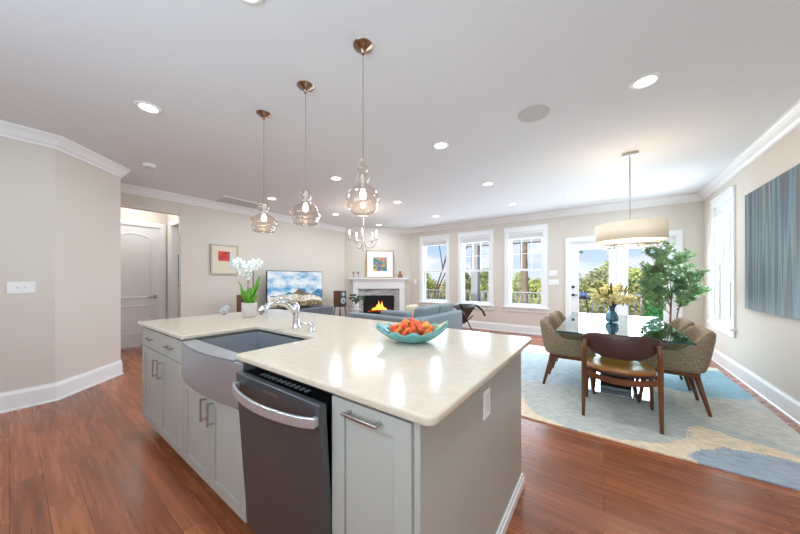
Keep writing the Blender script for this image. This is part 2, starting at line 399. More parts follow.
MB().box(-.22, .32, -.034, -.031, .12, .70).build('picture_sheet', mat('blue_print', (48, 122, 172), .6, noise=(5, .4, 0)), t)
MB().box(-.22, .32, -.034, -.031, -.05, .118).build('picture_sheet', mat('sand_print', (206, 160, 110), .6), t)

# ------------------------------------------------------------------ ceiling fittings
M_canlit = emis('lit_lens', (255, 246, 232), 14)
def can(loc, label, first=None):
    if first: return dup(first, loc, label=label)
    t = thing('recessed_light', label, 'ceiling light', loc, group='recessed ceiling lights')
    MB().lathe([(.062, -.004), (.066, -.012), (.088, -.008), (.092, 0)], n=32).build('trim_ring', M_white, t, smooth=True)
    MB().lathe([(0, -.0045), (.062, -.0045)], n=32).build('lens', M_canlit, t)
    lamp('bulb', 'AREA', (0, 0, -.02), CAN_POWER, t, size=.13)
    return t
CL = {(-3.18, .70): 'lone recessed light on the left above the sink end of the island', (-1.47, .70): 'recessed light straight above the island dishwasher, out at the top edge',
      (.25, .70): 'recessed light overhead near the right wall side of the island', (.25, 2.78): 'largest bright recessed light between ceiling speaker and right wall crown',
      (-1.46, 2.79): 'recessed light just left of the round ceiling speaker', (-3.18, 2.80): 'recessed light seen between the middle and right glass pendants', (-4.94, 2.82): 'recessed light beside the leftmost glass pendant near the return grille',
      (-1.46, 4.35): 'recessed light half way between the ceiling speaker and middle window', (-3.2, 4.35): 'recessed light right of the round glass pendant globe', (-4.95, 4.35): 'recessed light left of the candle chandelier',
      (.25, 5.80): 'recessed light behind the drum lamp rod', (-1.46, 5.82): 'recessed light in front of the right double-hung window', (-3.2, 5.86): 'recessed light in front of the left double-hung window', (-4.97, 5.90): 'recessed light above the fireplace mantel',
      (-1.47, -1.4): 'added unseen recessed light in the kitchen behind, middle', (.25, -1.4): 'added unseen recessed light in the kitchen behind, right'}  # last two cans are unseen, added to brighten the room from behind
first = None
for (x, y), lb in CL.items():
    c = can((x, y, H), lb, first)
    first = first or c
t = thing('hall_light', 'flush round light in the hall ceiling', 'ceiling light', (-6.66, 1.35, H))
MB().lathe([(0, -.06), (.09, -.05), (.13, -.02), (.14, 0)]).build('shade', M_canlit, t, smooth=True)
lamp('bulb', 'POINT', (0, 0, -.14), 5, t, rad=.08)
t = thing('added_side_room_light', 'added unseen ceiling light brightening the side room off the hall', 'ceiling light', (-7.6, 2.6, H))  # unseen lamp added to brighten the view through the side doorway
MB().lathe([(0, -.06), (.09, -.05), (.13, -.02), (.14, 0)]).build('shade', M_canlit, t, smooth=True)
lamp('bulb', 'POINT', (0, 0, -.14), 22, t, rad=.08)
sp = MB((-.51, 2.75, H)).lathe([(0, -.006), (.1, -.007), (.112, -.006), (.122, -.009), (.13, 0)], (-.51, 2.75, H), 40).build('ceiling_speaker', mat('speaker_grille', (205, 205, 205), .9, noise=(300, .2, .3)), smooth=True)
sp.location = (-.51, 2.75, H); tag(sp, 'round grey speaker grille flush in the ceiling', 'speaker')
t = thing('smoke_detector', 'small white smoke detector on the ceiling at left', 'smoke detector', (-4.78, 1.06, H))
MB().lathe([(0, -.036), (.045, -.035), (.06, -.026), (.068, -.01), (.07, 0)]).build('housing', M_white, t, smooth=True)
MB().lathe([(.030, -.0375), (.034, -.0385), (.038, -.0365)]).build('sensor_ring', mat('grey_plastic', (140, 140, 140), .5), t)
def grille(name, label, x, y, wx, wy, n):
    t = thing(name, label, 'vent', (x, y, H))
    MB().box(-wx / 2, wx / 2, -wy / 2, -wy / 2 + .025, -.012, 0).box(-wx / 2, wx / 2, wy / 2 - .025, wy / 2, -.012, 0).box(-wx / 2, -wx / 2 + .025, -wy / 2 + .025, wy / 2 - .025, -.012, 0).box(wx / 2 - .025, wx / 2, -wy / 2 + .025, wy / 2 - .025, -.012, 0).build('frame', M_white, t)
    m = MB()
    if wy > wx:
        for k in range(n):
            y_ = -wy / 2 + .03 + (wy - .06) * (k + .5) / n; m.box(-wx / 2 + .02, wx / 2 - .02, y_ - .007, y_ + .009, -.009, -.004)
    else:
        for k in range(n):
            y_ = -wy / 2 + .03 + (wy - .06) * (k + .5) / n; m.box(-wx / 2 + .02, wx / 2 - .02, y_ - .005, y_ + .005, -.009, -.004)
    m.build('louvre', M_white, t)
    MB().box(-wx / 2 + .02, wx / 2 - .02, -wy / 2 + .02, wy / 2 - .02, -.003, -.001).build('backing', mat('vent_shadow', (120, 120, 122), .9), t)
grille('return_grille', 'large rectangular return air grille on the ceiling near the left wall', -5.72, 2.62, .52, .80, 22)
grille('ceiling_vent', 'narrow supply vent in the ceiling above the double-hung windows', -2.95, 6.67, .36, .12, 5)
grille('ceiling_vent', 'narrow supply vent in the ceiling above the patio doors', .05, 6.64, .36, .12, 5)

# ------------------------------------------------------------------ kitchen island
CT = .914
isl = thing('kitchen_island', 'light grey kitchen island cabinetry under the cream worktop', 'kitchen island', (-1.8, 1.2, 0)); IO = (-1.8, 1.2, 0)
MB(IO).box(-3.14, -2.19, .70, 1.83, .105, .886).box(-2.19, -1.38, .70, 1.83, .105, .64).box(-2.19, -1.38, 1.16, 1.83, .64, .886).box(-1.38, -.775, 1.32, 1.83, .105, .886).box(-.775, -.435, .70, 1.83, .105, .886).box(-2.19, -2.17, .70, 1.16, .64, .886).box(-1.40, -1.38, .70, 1.16, .64, .886).build('cabinet_body', M_cab, isl)
MB(IO).box(-3.10, -1.38, .755, .775, 0, .105).box(-.775, -.43, .755, .775, 0, .105).build('toe_kick', mat('toe_kick', (70, 68, 66), .6), isl)
MB(IO).box(-.435, -.413, .668, 1.85, 0, .886).build('end_panel', M_cab, isl)
MB(IO).box(-.413, -.397, .665, 1.866, 0, .045).box(-.413, -.403, .665, 1.86, .045, .07).build('shoe_moulding', M_trim, isl, bevel=.003)
YD = .655
def shaker(name, x0, x1, z0, z1, fw=.055, parent=isl):
    m = MB(IO)
    y0, y1 = YD, YD + .02
    m.box(x0, x0 + fw, y0, y1, z0, z1).box(x1 - fw, x1, y0, y1, z0, z1).box(x0 + fw, x1 - fw, y0, y1, z0, z0 + fw).box(x0 + fw, x1 - fw, y0, y1, z1 - fw, z1)
    m.box(x0 + fw, x1 - fw, y0 + .009, y1, z0 + fw, z1 - fw)
    return m.build(name, M_cab, parent, bevel=.0015)
def pull(parent, x, z, vert, ln=.13):
    y = YD; m = MB(IO)
    if vert:
        m.box(x - .005, x + .005, y - .034, y - .024, z - ln / 2, z + ln / 2).box(x - .005, x + .005, y - .026, y, z + ln / 2 - .016, z + ln / 2 - .006).box(x - .005, x + .005, y - .026, y, z - ln / 2 + .006, z - ln / 2 + .016)
    else:
        m.box(x - ln / 2, x + ln / 2, y - .034, y - .024, z - .005, z + .005).box(x + ln / 2 - .016, x + ln / 2 - .006, y - .026, y, z - .005, z + .005).box(x - ln / 2 + .006, x - ln / 2 + .016, y - .026, y, z - .005, z + .005)
    m.build('handle', M_nickel, parent, bevel=.002)
for x0, x1 in ((-3.155, -2.685), (-2.68, -2.20)):
    d = MB(IO).box(x0, x1, YD, YD + .02, .718, .866).build('drawer', M_cab, isl, bevel=.002)
    pull(d, (x0 + x1) / 2, .795, False, .13)
d = shaker('door', -3.155, -2.685, .11, .713); pull(d, -2.735, .60, True)
d = shaker('door', -2.68, -2.20, .11, .713); pull(d, -2.63, .60, True)
d = shaker('door', -2.195, -1.785, .11, .632); pull(d, -1.83, .535, True)
d = shaker('door', -1.78, -1.375, .11, .632); pull(d, -1.735, .535, True)
d = shaker('door', -.765, -.436, .11, .866, .06); pull(d, -.61, .836, False, .15)
MB(IO).box(-.4125, -.406, 1.165, 1.245, .675, .795).build('outlet_plate', M_white, isl, bevel=.002)
MB(IO).box(-.406, -.403, 1.188, 1.222, .70, .77).build('outlet_face', mat('outlet_face', (222, 222, 220), .4), isl)
# worktop with the sink notch, rounded corners
def rr(cx, cy, r, a0, a1, n=8): return [(cx + r * math.cos(math.radians(a0 + (a1 - a0) * k / n)), cy + r * math.sin(math.radians(a0 + (a1 - a0) * k / n))) for k in range(n + 1)]
X0, X1, Y0, Y1 = -3.19, -.350, .628, 1.865
SX0, SX1, SY = -2.135, -1.425, 1.10
poly = rr(X0 + .03, Y0 + .03, .03, 180, 270) + rr(SX0 - .012, Y0 + .012, .012, -90, 0, 4) + [(SX0, SY)] + [(SX1, SY)] + rr(SX1 + .012, Y0 + .012, .012, 180, 270, 4) + rr(X1 - .035, Y0 + .035, .035, -90, 0) + rr(X1 - .03, Y1 - .03, .03, 0, 90) + rr(X0 + .03, Y1 - .03, .03, 90, 180)
ct = MB(IO).prism(poly, .8862, CT).build('worktop', M_quartz, None, bevel=.008, seg=3); ct.location = IO
tag(ct, 'long cream quartz worktop on the kitchen island with sink cutout', 'worktop')
# farmhouse sink
SO = (-1.78, .9, .64)
sk = thing('farmhouse_sink', 'stainless steel apron front sink set in the island', 'sink', SO)
def bow(x): u = (x + 1.78) / .405; return .640 - .045 * (1 - u * u)
xs = [-2.185 + .81 * k / 24 for k in range(25)]
front = [(x, bow(x)) for x in xs]
poly = front + [(-1.375, .66), (-2.185, .66)]
MB(SO).prism([p for p in front] + [(-1.3755, .698), (-2.1845, .698)], .655, .872).build('apron', M_steel, sk, bevel=.004)
rim = [(x, bow(x) + .0) for x in xs if -2.13 < x < -1.43]
MB(SO).prism(rim + [(-1.43, .70), (-2.13, .70)], .8725, .884).build('rim', M_steel, sk, bevel=.004)
bz = .66
b = MB(SO)
b.box(-2.165, -2.14, .70, 1.15, bz, .872).box(-1.42, -1.405, .70, 1.15, bz, .872).box(-2.14, -1.42, 1.11, 1.15, bz, .872).box(-2.165, -1.405, .70, 1.15, bz - .012, bz).box(-2.14, -1.42, .70, .712, bz, .872)
b.build('basin', M_steel, sk)
MB(SO).lathe([(0, bz + .003), (.03, bz + .003), (.045, bz + .006), (.055, bz + .001)], (-1.78, .93, 0)).build('drain', M_chrome, sk, smooth=True)
# dishwasher, door slightly ajar at the top
DO = (-1.075, .66, 0)
dw = thing('dishwasher', 'stainless dishwasher in the island with bar handle and open gap above', 'dishwasher', DO)
MB(DO).box(-1.37, -.778, .70, 1.30, .105, .872).build('tub', M_dark, dw)
MB(DO).box(-1.37, -.78, .72, .75, .0, .105).build('kick_plate', M_dark, dw)
x0, x1 = -1.362, -.768
def dy(z): return .655 - .052 * (z - .11) / .74
zt = .846
MB(DO).hexa([(x0, dy(.11), .11), (x1, dy(.11), .11), (x1, dy(.11) + .03, .11), (x0, dy(.11) + .03, .11)], [(x0, dy(zt), zt), (x1, dy(zt), zt), (x1, dy(zt) + .03, zt), (x0, dy(zt) + .03, zt)]).build('door', mat('dark_steel', (100, 104, 108), .33, .7), dw, bevel=.004)
MB(DO).hexa([(x0 + .01, .64, .80), (x1 - .01, .64, .80), (x1 - .01, .70, .80), (x0 + .01, .70, .80)], [(x0 + .01, dy(zt) + .032, zt - .004), (x1 - .01, dy(zt) + .032, zt - .004), (x1 - .01, .698, zt - .004), (x0 + .01, .698, zt - .004)]).build('control_panel', M_black, dw)
kb = MB(DO)
for k in range(11): kb.box(x0 + .12 + k * .032, x0 + .135 + k * .032, .655, .675, zt - .0035, zt - .001)
kb.build('control_button', mat('button_grey', (120, 120, 122), .4), dw)
hp = [(x0 + .01 + (x1 - x0 - .02) * k / 16, dy(.79) - .02 - .055 * math.sin(PI * k / 16) ** .7, .79) for k in range(17)]
hb = MB(DO)
for a, c in zip(hp, hp[1:]):
    hb.hexa([(a[0], a[1], .772), (c[0], c[1], .772), (c[0], c[1] + .012, .772), (a[0], a[1] + .012, .772)], [(a[0], a[1], .808), (c[0], c[1], .808), (c[0], c[1] + .012, .808), (a[0], a[1] + .012, .808)])
hb.box(x0 + .008, x0 + .03, dy(.79) - .02, dy(.79) + .003, .775, .805).box(x1 - .03, x1 - .008, dy(.79) - .02, dy(.79) + .003, .775, .805)
hb.build('handle', mat('handle_steel', (206, 208, 212), .3, .75), dw, bevel=.003)
MB(DO).box(-1.13, -1.01, dy(.82) - .0012, dy(.82) + .004, .812, .822).build('badge', mat('badge_grey', (205, 205, 207), .3, 1), dw)
# faucet
FO = (-1.81, 1.218, CT)
f = thing('kitchen_faucet', 'chrome pull-out faucet on the worktop behind the sink', 'faucet', FO)
MB().lathe([(0, 0), (.031, 0), (.031, .008), (.026, .014), (.0235, .03), (.022, .11), (.024, .145), (.021, .168), (.012, .178), (0, .18)], n=24).build('body', M_chrome, f, smooth=True)
pts = [(0, -.005, .105), (-.0, -.045, .150), (0, -.09, .182), (0, -.14, .195), (0, -.18, .190), (0, -.215, .176)]
MB().tube(pts, [.018, .018, .0175, .018, .019, .021], 16).build('spout', M_chrome, f, smooth=True)
MB().tube([(0, -.213, .177), (0, -.245, .160), (0, -.27, .140)], [.0215, .023, .025], 16).build('spray_head', M_chrome, f, smooth=True)
MB().tube([(0, 0, .17), (-.01, -.02, .19), (-.02, -.075, .213), (-.024, -.115, .222)], [.017, .012, .009, .010], 12).build('lever', M_chrome, f, smooth=True)
f = thing('soap_dispenser', 'small chrome soap pump right of the faucet', 'soap dispenser', (-1.62, 1.212, CT))
MB().lathe([(0, 0), (.021, 0), (.021, .006), (.015, .012), (.014, .035), (.019, .045), (.019, .055), (.010, .062), (0, .063)]).build('pump', M_chrome, f, smooth=True)
MB().tube([(0, -.005, .05), (-.03, -.035, .056), (-.05, -.055, .052)], .006, 8).build('nozzle', M_chrome, f, smooth=True)
# orchid
M_petal = mat('white_petal', (250, 247, 236), .5, Subsurface_Weight=.2)
M_orch = mat('orchid_leaf', (98, 160, 38), .35, noise=(9, .25, 0))
op = thing('potted_orchid', 'white orchid with broad green leaves in a pale round pot', 'potted plant', (-2.70, 1.32, CT))
MB().lathe([(0, 0), (.058, 0), (.062, .01), (.066, .13), (.064, .135), (.060, .130), (.058, .11), (0, .11)], n=32).build('pot', mat('pale_stoneware', (196, 186, 178), .8, noise=(60, .1, .3)), op, smooth=True)
def blade(mb, base, d, ln, wd, rise, droop, seg=8, fold=.25):
    d = Vector((d[0], d[1], 0)).normalized(); s = Vector((-d.y, d.x, 0)); L_, R_, C_ = [], [], []
    for k in range(seg + 1):
        t = k / seg; wv = wd * math.sin(PI * min(1, .12 + t * .88)) ** .7 if k < seg else .002
        p = Vector(base) + d * (ln * t * (1 - rise * .5)) + Vector((0, 0, 1)) * (ln * (rise * t - droop * t * t))
        C_.append(mb._v(p)); L_.append(mb._v(p + s * wv + Vector((0, 0, wv * fold)))); R_.append(mb._v(p - s * wv + Vector((0, 0, wv * fold))))
    for k in range(seg):
        mb.bm.faces.new((C_[k], C_[k + 1], L_[k + 1], L_[k])); mb.bm.faces.new((R_[k], R_[k + 1], C_[k + 1], C_[k]))
for ang, ln, wd, ri, dr in ((215, .21, .035, 1.25, .45), (35, .26, .034, 1.3, .2), (195, .19, .034, 1.0, .35), (60, .22, .032, 1.25, .35), (250, .23, .036, 1.3, .3), (150, .19, .034, 1.3, .4), (300, .18, .034, 1.3, .5), (20, .17, .03, .9, .3)):
    a = math.radians(ang); m = MB(); blade(m, (.01 * math.cos(a), .01 * math.sin(a), .105), (math.cos(a), math.sin(a)), ln, wd, ri, dr)
    o = m.build('leaf', M_orch, op, smooth=True); so = o.modifiers.new('s', 'SOLIDIFY'); so.thickness = .003
ex = (.8107, .5855)   # a direction across the plant
def off(u, z): return (ex[0] * u, ex[1] * u, z)
st1 = [off(0, .11), off(-.015, .25), off(-.01, .38), off(-.03, .47), off(-.07, .52), off(-.10, .525)]
st2 = [off(.02, .11), off(.035, .25), off(.035, .40), off(.04, .48), off(.07, .515), off(.095, .50)]
for s_ in (st1, st2): MB().tube(s_, .0035, 6).build('stem', mat('dark_stem', (66, 62, 44), .6), op, smooth=True)
def blossom(c, r, yaw):
    m = MB(); R = Euler((math.radians(75), 0, yaw)).to_matrix(); c = Vector(c)
    for k in range(5):
        a = 2 * PI * k / 5 + PI / 2; wv = .62 if k in (1, 4) else .42
        cen = m._v(c); ring = []
        for t in range(9):
            b = -PI / 2 + PI * t / 8
            rad = r * math.cos(b * .98) ** .4; q = Vector((math.cos(a + b * wv) * rad, math.sin(a + b * wv) * rad, r * .18 * math.cos(b)))
            ring.append(m._v(c + R @ q))
        for p, q in zip(ring, ring[1:]): m.bm.faces.new((cen, p, q))
    m.ball(c + R @ Vector((0, 0, r * .15)), r * .17, sub=1)
    o = m.build('blossom', M_petal, op, smooth=True); so = o.modifiers.new('s', 'SOLIDIFY'); so.thickness = .0015
for i, (u, z, dx) in enumerate([(-.115, .515, 0), (-.075, .50, .02), (-.04, .465, .02), (-.09, .465, -.02), (-.02, .42, .02), (.105, .50, 0), (.075, .475, .02), (.03, .50, -.01), (.01, .455, .03), (-.06, .43, .0), (-.01, .385, .0)]):
    u = min(u, .085); c = Vector(off(u, z)) + Vector((ex[1], -ex[0], 0)) * dx
    blossom(c, .050, TH + random.uniform(-.4, .4))
# small white glass ornament
g = thing('glass_ornament', 'small white glass ornament at the far left end of the worktop', 'ornament', (-3.08, 1.26, CT))
MB().lathe([(0, 0), (.022, 0), (.022, .004), (.006, .012), (.005, .03)], n=16).build('foot', mat('grey_glass', (120, 120, 124), .2), g, smooth=True)
m = MB()
for u, z, r in ((-.03, .035, .022), (-.01, .05, .028), (.015, .06, .030), (.035, .075, .022), (.0, .03, .02)): m.ball(off(u, z), r, (1, .7, 1), 2)
m.build('glass_lobes', mat('milky_glass', (238, 240, 244), .15, Transmission_Weight=.45), g, smooth=True)
MB().tube([off(.04, .08), off(.06, .095), off(.07, .08), off(.062, .065)], .003, 6).build('curl', mat('grey_glass', (120, 120, 124), .2), g, smooth=True)
# leaf shaped glass bowl
BO = (-.885, 1.345, CT); BR = TH
bw = thing('glass_bowl', 'turquoise leaf-shaped glass bowl heaped with orange pieces', 'bowl', BO, BR)
M_aqua = mat('turquoise_glass', (140, 212, 212), .12, Transmission_Weight=.35, IOR=1.3)
m = MB(); rings = []
nA, nR = 48, 8
for j in range(nR + 1):
    t = j / nR; ring = []
    for k in range(nA):
        a = 2 * PI * k / nA
        tip = abs(math.cos(a)) ** 6
        rx = .06 + (.112 + .028 * tip) * t; ry = .05 + .085 * t
        z = .004 + .062 * t ** 1.6 + .026 * tip * t ** 3 + .009 * t ** 3 * math.sin(a * 11) + (.012 * t ** 3 if math.sin(a) > 0 else 0)
        wob = 1 + .03 * t * math.sin(a * 12)
        ring.append(m._v((rx * math.cos(a) * wob, ry * math.sin(a) * wob, z)))
    rings.append(ring)
for a_, b_ in zip(rings, rings[1:]):
    for k in range(nA): m.bm.faces.new((a_[k], a_[(k + 1) % nA], b_[(k + 1) % nA], b_[k]))
m.bm.faces.new(rings[0][::-1])
o = m.build('bowl_body', M_aqua, bw, smooth=True); so = o.modifiers.new('s', 'SOLIDIFY'); so.thickness = .004; so.offset = 1
for s in (-1, 1):
    m = MB(); c0 = m._v((s * .150, 0, .078)); 
    pts = [(s * .13, -.05, .066), (s * .165, -.035, .088), (s * .205, 0, .118 if s > 0 else .10), (s * .17, .035, .092), (s * .12, .055, .075)]
    vs = [m._v(p) for p in pts]
    for p, q in zip(vs, vs[1:]): m.bm.faces.new((c0, p, q))
    o = m.build('leaf_tip', mat('pale_green_glass' if s > 0 else 'pale_aqua_glass', (190, 205, 160) if s > 0 else (176, 226, 228), .15, Transmission_Weight=.3), bw); so = o.modifiers.new('s', 'SOLIDIFY'); so.thickness = .005
cols = [mat('orange_piece', (248, 134, 62), .35, noise=(40, .35, .4)), mat('red_orange_piece', (238, 92, 54), .35, noise=(40, .35, .4)), mat('yellow_orange_piece', (250, 170, 70), .35, noise=(40, .3, .4))]
protos = []
for c in cols:
    m = MB()
    for k in range(5):
        m.ball((random.uniform(-.01, .01), random.uniform(-.01, .01), random.uniform(-.008, .008)), random.uniform(.011, .016), (1, 1, .85), 2, .12)
    protos.append(m)
RB = Matrix.Rotation(BR, 3, 'Z'); cnt = 0
pm = [None] * 3
for layer, (z, rx, ry, n) in enumerate([(.030, .075, .040, 9), (.052, .110, .062, 16), (.076, .112, .062, 16), (.095, .078, .036, 9), (.108, .04, .018, 4)]):
    for k in range(n):
        a = 2 * PI * k / n + layer * .4; rr_ = (1 if k % 3 else .5)
        p = Vector(BO) + RB @ Vector((rx * math.cos(a) * rr_, ry * math.sin(a) * rr_, z + random.uniform(-.004, .004)))
        i = random.choice([0, 0, 1, 1, 2])
        if pm[i] is None:
            o = protos[i].build('candy_piece', cols[i], None, smooth=True); pm[i] = o
        else:
            o = pm[i].copy(); COL.objects.link(o)
        o.location = p; o.rotation_euler = (random.uniform(0, 6), random.uniform(0, 6), random.uniform(0, 6))
        tag(o, 'crumpled %s piece heaped in the turquoise leaf bowl' % ('orange', 'red-orange', 'yellow-orange')[i], 'decorative piece', '%s pieces in the leaf bowl' % ('orange', 'red-orange', 'yellow-orange')[i])
# dark flat object behind the bowl
tb = MB().box(-.055, .055, -.03, .03, 0, .009).build('phone', M_black, bevel=.003); tb.location = (-.92, 1.62, CT); tb.rotation_euler = (0, 0, TH)
tag(tb, 'flat dark phone lying on the worktop behind the leaf bowl', 'phone')

# ------------------------------------------------------------------ glass pendants
M_pglass = thin_glass('blown_glass', (250, 243, 236), .07, .03, .8, 1.8)
M_bulb = emis('warm_bulb', (255, 226, 190), 18)
def pendant(x, y, prof, zb, label):
    t = thing('glass_pendant', label, 'pendant light', (x, y, H), group='blown glass pendants over the island')
    MB().lathe([(0, -.055), (.008, -.055), (.010, -.045), (.030, -.022), (.060, -.006), (.064, 0)], n=32).build('canopy', M_bronze, t, smooth=True)
    top = prof[-1][1] + zb - H
    MB().tube([(0, 0, -.05), (0, 0, top + .005)], .0022, 6).build('cord', mat('cord_grey', (110, 104, 98), .6), t)
    MB().lathe([(r, z + zb - H) for r, z in prof], n=48).build('glass_shade', M_pglass, t, smooth=True)
    zs = zb - H
    MB().lathe([(0, zs + .26), (.012, zs + .26), (.015, zs + .25), (.015, zs + .18), (.012, zs + .165), (0, zs + .165)], n=16).build('socket', M_nickel, t, smooth=True)
    MB().lathe([(0, zs + .10), (.014, zs + .105), (.021, zs + .12), (.018, zs + .14), (.011, zs + .165), (0, zs + .166)], n=16).build('bulb', M_bulb, t, smooth=True)
    lamp('glow', 'POINT', (0, 0, zs + .125), 3.0, t, (1, .85, .68), rad=.02)
    return t
profA = [(.02, 0), (.075, .002), (.088, .008), (.093, .018), (.090, .026), (.097, .034), (.101, .044), (.099, .052), (.108, .06), (.115, .075), (.117, .09), (.113, .108), (.098, .126), (.076, .142), (.052, .156), (.036, .168), (.030, .178), (.030, .19), (.040, .202), (.046, .218), (.047, .236), (.042, .256), (.028, .272), (.012, .280), (.008, .284)]
profB = [(.015, 0), (.055, .006), (.086, .03), (.102, .062), (.107, .095), (.102, .128), (.084, .158), (.058, .180), (.036, .192), (.026, .202), (.030, .212), (.041, .226), (.040, .244), (.027, .258), (.020, .266), (.026, .276), (.036, .290), (.036, .306), (.024, .322), (.016, .330), (.024, .340), (.022, .352), (.008, .360)]
pendant(-2.47, 1.335, profA, 1.685, 'leftmost hanging glass pendant over the worktop, squat ribbed globe')
pendant(-1.855, 1.33, profA, 1.685, 'middle hanging glass pendant over the worktop, squat ribbed globe')
pendant(-1.24, 1.315, profB, 1.675, 'rightmost and nearest glass pendant with a rounder globe and stacked bubbles')

# ------------------------------------------------------------------ kitchen wall switch etc.
def plate(name, label, loc, rz, wd, n, cat='light switch'):
    t = thing(name, label, cat, loc, rz)
    MB().box(-wd / 2, wd / 2, -.006, 0, -.058, .058).build('cover_plate', M_white, t, bevel=.002)
    for k in range(n):
        x = (k - (n - 1) / 2) * .046
        MB().box(x - .0045, x + .0045, -.016, -.006, -.004, .010).build('toggle', mat('toggle_grey', (190, 190, 188), .4), t)
plate('light_switch', 'white double switch plate on the left kitchen wall', (-4.639, .068, 1.185), PI / 2, .17, 2)
plate('light_switch', 'upper switch plate between window and patio door', (-.905, YB - .001, 1.40), 0, .17, 3)
plate('light_switch', 'lower switch plate between window and patio door', (-.895, YB - .001, 1.20), 0, .19, 3)
plate('light_switch', 'single switch plate between fireplace and first window', (-4.52, YB - .001, 1.19), 0, .075, 1)

# ------------------------------------------------------------------ living area
# picture on the left wall
t = thing('framed_picture', 'framed red flower print with cream mat on the left wall', 'picture', (-6.10, 2.497, 1.655), PI / 2)
m = MB().box(-.25, .25, -.035, 0, -.295, -.265).box(-.25, .25, -.035, 0, .265, .295).box(-.25, -.222, -.035, 0, -.265, .265).box(.222, .25, -.035, 0, -.265, .265)
m.build('frame', mat('champagne_frame', (186, 176, 160), .4, .3), t, bevel=.004)
MB().box(-.222, .222, -.02, -.006, -.265, .265).build('mat_board', mat('cream_mat', (226, 212, 190), .8), t)
MB().box(-.12, .09, -.023, -.02, -.03, .16).build('print', mat('red_print', (196, 72, 66), .7, noise=(11, .45, 0)), t)
MB().box(.09, .15, -.022, -.02, -.20, .15).build('print', mat('pale_blue_print', (196, 216, 222), .7, noise=(8, .2, 0)), t)

# console, television, speakers
M_con = mat('grey_console', (96, 100, 110), .5)
t = thing('media_console', 'long low grey media console under the television', 'console', (-5.80, 3.9, 0)); O = (-5.80, 3.9, 0)
MB(O).box(-6.06, -5.55, 3.02, 4.80, .12, .55).build('body', M_con, t, bevel=.004)
MB(O).box(-6.07, -5.53, 3.0, 4.82, .55, .58).build('top', mat('console_top', (112, 116, 126), .4), t, bevel=.003)
for k in range(4):
    d = MB(O).box(-5.55, -5.533, 3.04 + k * .44, 3.46 + k * .44, .14, .53).build('door', M_con, t, bevel=.003)
for x in (-6.0, -5.6):
    for y in (3.08, 4.74): MB(O).tube([(x, y, 0), (x, y, .12)], [.015, .022], 10).build('leg', M_dark, t)
t = thing('television', 'large flat television showing mountains under a cloudy blue sky', 'television', (-5.80, 3.93, .58)); O = (-5.80, 3.93, .58)
ya, yb, za, zb = 3.20, 4.66, .625, 1.455
MB(O).box(-5.835, -5.80, ya, yb, za, zb).build('housing', M_dark, t, bevel=.004)
MB(O).box(-5.84, -5.78, 3.85, 4.0, .60, .70).box(-5.92, -5.68, 3.65, 4.2, .58, .60).build('stand', M_dark, t, bevel=.003)
# screen picture: emissive flat shapes
def screen_sky():
    m = bpy.data.materials.new('screen_sky'); m.use_nodes = True; nt = m.node_tree; nt.nodes.clear(); N = nt.nodes.new; L = nt.links.new
    o = N('ShaderNodeOutputMaterial'); e = N('ShaderNodeEmission'); L(e.outputs[0], o.inputs[0]); e.inputs[1].default_value = .9
    t = N('ShaderNodeTexCoord'); mp = N('ShaderNodeMapping'); mp.inputs['Scale'].default_value = (1, 1, 2.2); L(t.outputs['Object'], mp.inputs[0])
    z = N('ShaderNodeTexNoise'); z.inputs['Scale'].default_value = 2.6; z.inputs['Detail'].default_value = 5; L(mp.outputs[0], z.inputs['Vector'])
    r = N('ShaderNodeValToRGB'); L(z.outputs[0], r.inputs[0]); r.color_ramp.elements[0].position = .36; r.color_ramp.elements[0].color = srgb(70, 160, 214); r.color_ramp.elements[1].position = .58; r.color_ramp.elements[1].color = srgb(236, 242, 248)
    L(r.outputs[0], e.inputs[0]); return m
def flat_em(name, c, s=.9, nz=None):
    m = bpy.data.materials.new(name); m.use_nodes = True; nt = m.node_tree; nt.nodes.clear(); N = nt.nodes.new; L = nt.links.new
    o = N('ShaderNodeOutputMaterial'); e = N('ShaderNodeEmission'); L(e.outputs[0], o.inputs[0]); e.inputs[1].default_value = s; e.inputs[0].default_value = srgb(*c)
    if nz:
        t = N('ShaderNodeTexCoord'); z = N('ShaderNodeTexNoise'); z.inputs['Scale'].default_value = nz[0]; z.inputs['Detail'].default_value = 5; L(t.outputs['Object'], z.inputs['Vector'])
        r = N('ShaderNodeValToRGB'); L(z.outputs[0], r.inputs[0]); r.color_ramp.elements[0].position = .38; r.color_ramp.elements[0].color = srgb(*c); r.color_ramp.elements[1].position = .6; r.color_ramp.elements[1].color = srgb(*nz[1]); L(r.outputs[0], e.inputs[0])
    return m
def scr(name, pts, xo, m): 
    b = MB(O); b.hexa([(-5.7995, ya + .012 + p * (yb - ya - .024), za + .016 + q * (zb - za - .03)) for p, q in pts], [(-5.7995 + xo, ya + .012 + p * (yb - ya - .024), za + .016 + q * (zb - za - .03)) for p, q in pts]); return b.build(name, m, t)
scr('screen', [(0, 0), (1, 0), (1, 1), (0, 1)], .001, screen_sky())
rnd = random.Random(3)
far = [(0, 0), (1, 0), (1, .42)] + [(1 - k / 22, .40 + .09 * math.sin(k * .9) * (k < 16) + rnd.uniform(-.03, .05) - (.10 if k > 14 else 0)) for k in range(1, 22)] + [(0, .26)]
scr('screen_mountain', far, .002, flat_em('far_mountain', (48, 112, 158), .9, (14, (110, 160, 196))))
scr('screen_mountain', [(.30, .2), (.95, .15), (.80, .33), (.66, .38), (.57, .47), (.53, .52), (.49, .44), (.42, .38), (.34, .30)], .003, flat_em('rock_mountain', (92, 88, 78), .9, (16, (150, 132, 104))))
scr('screen_cloud', [(0, 0), (1, 0), (1, .18), (.9, .26), (.75, .33), (.6, .30), (.45, .36), (.3, .34), (.15, .30), (0, .30)], .004, flat_em('valley_mist', (196, 186, 166), .9, (7, (240, 238, 232))))
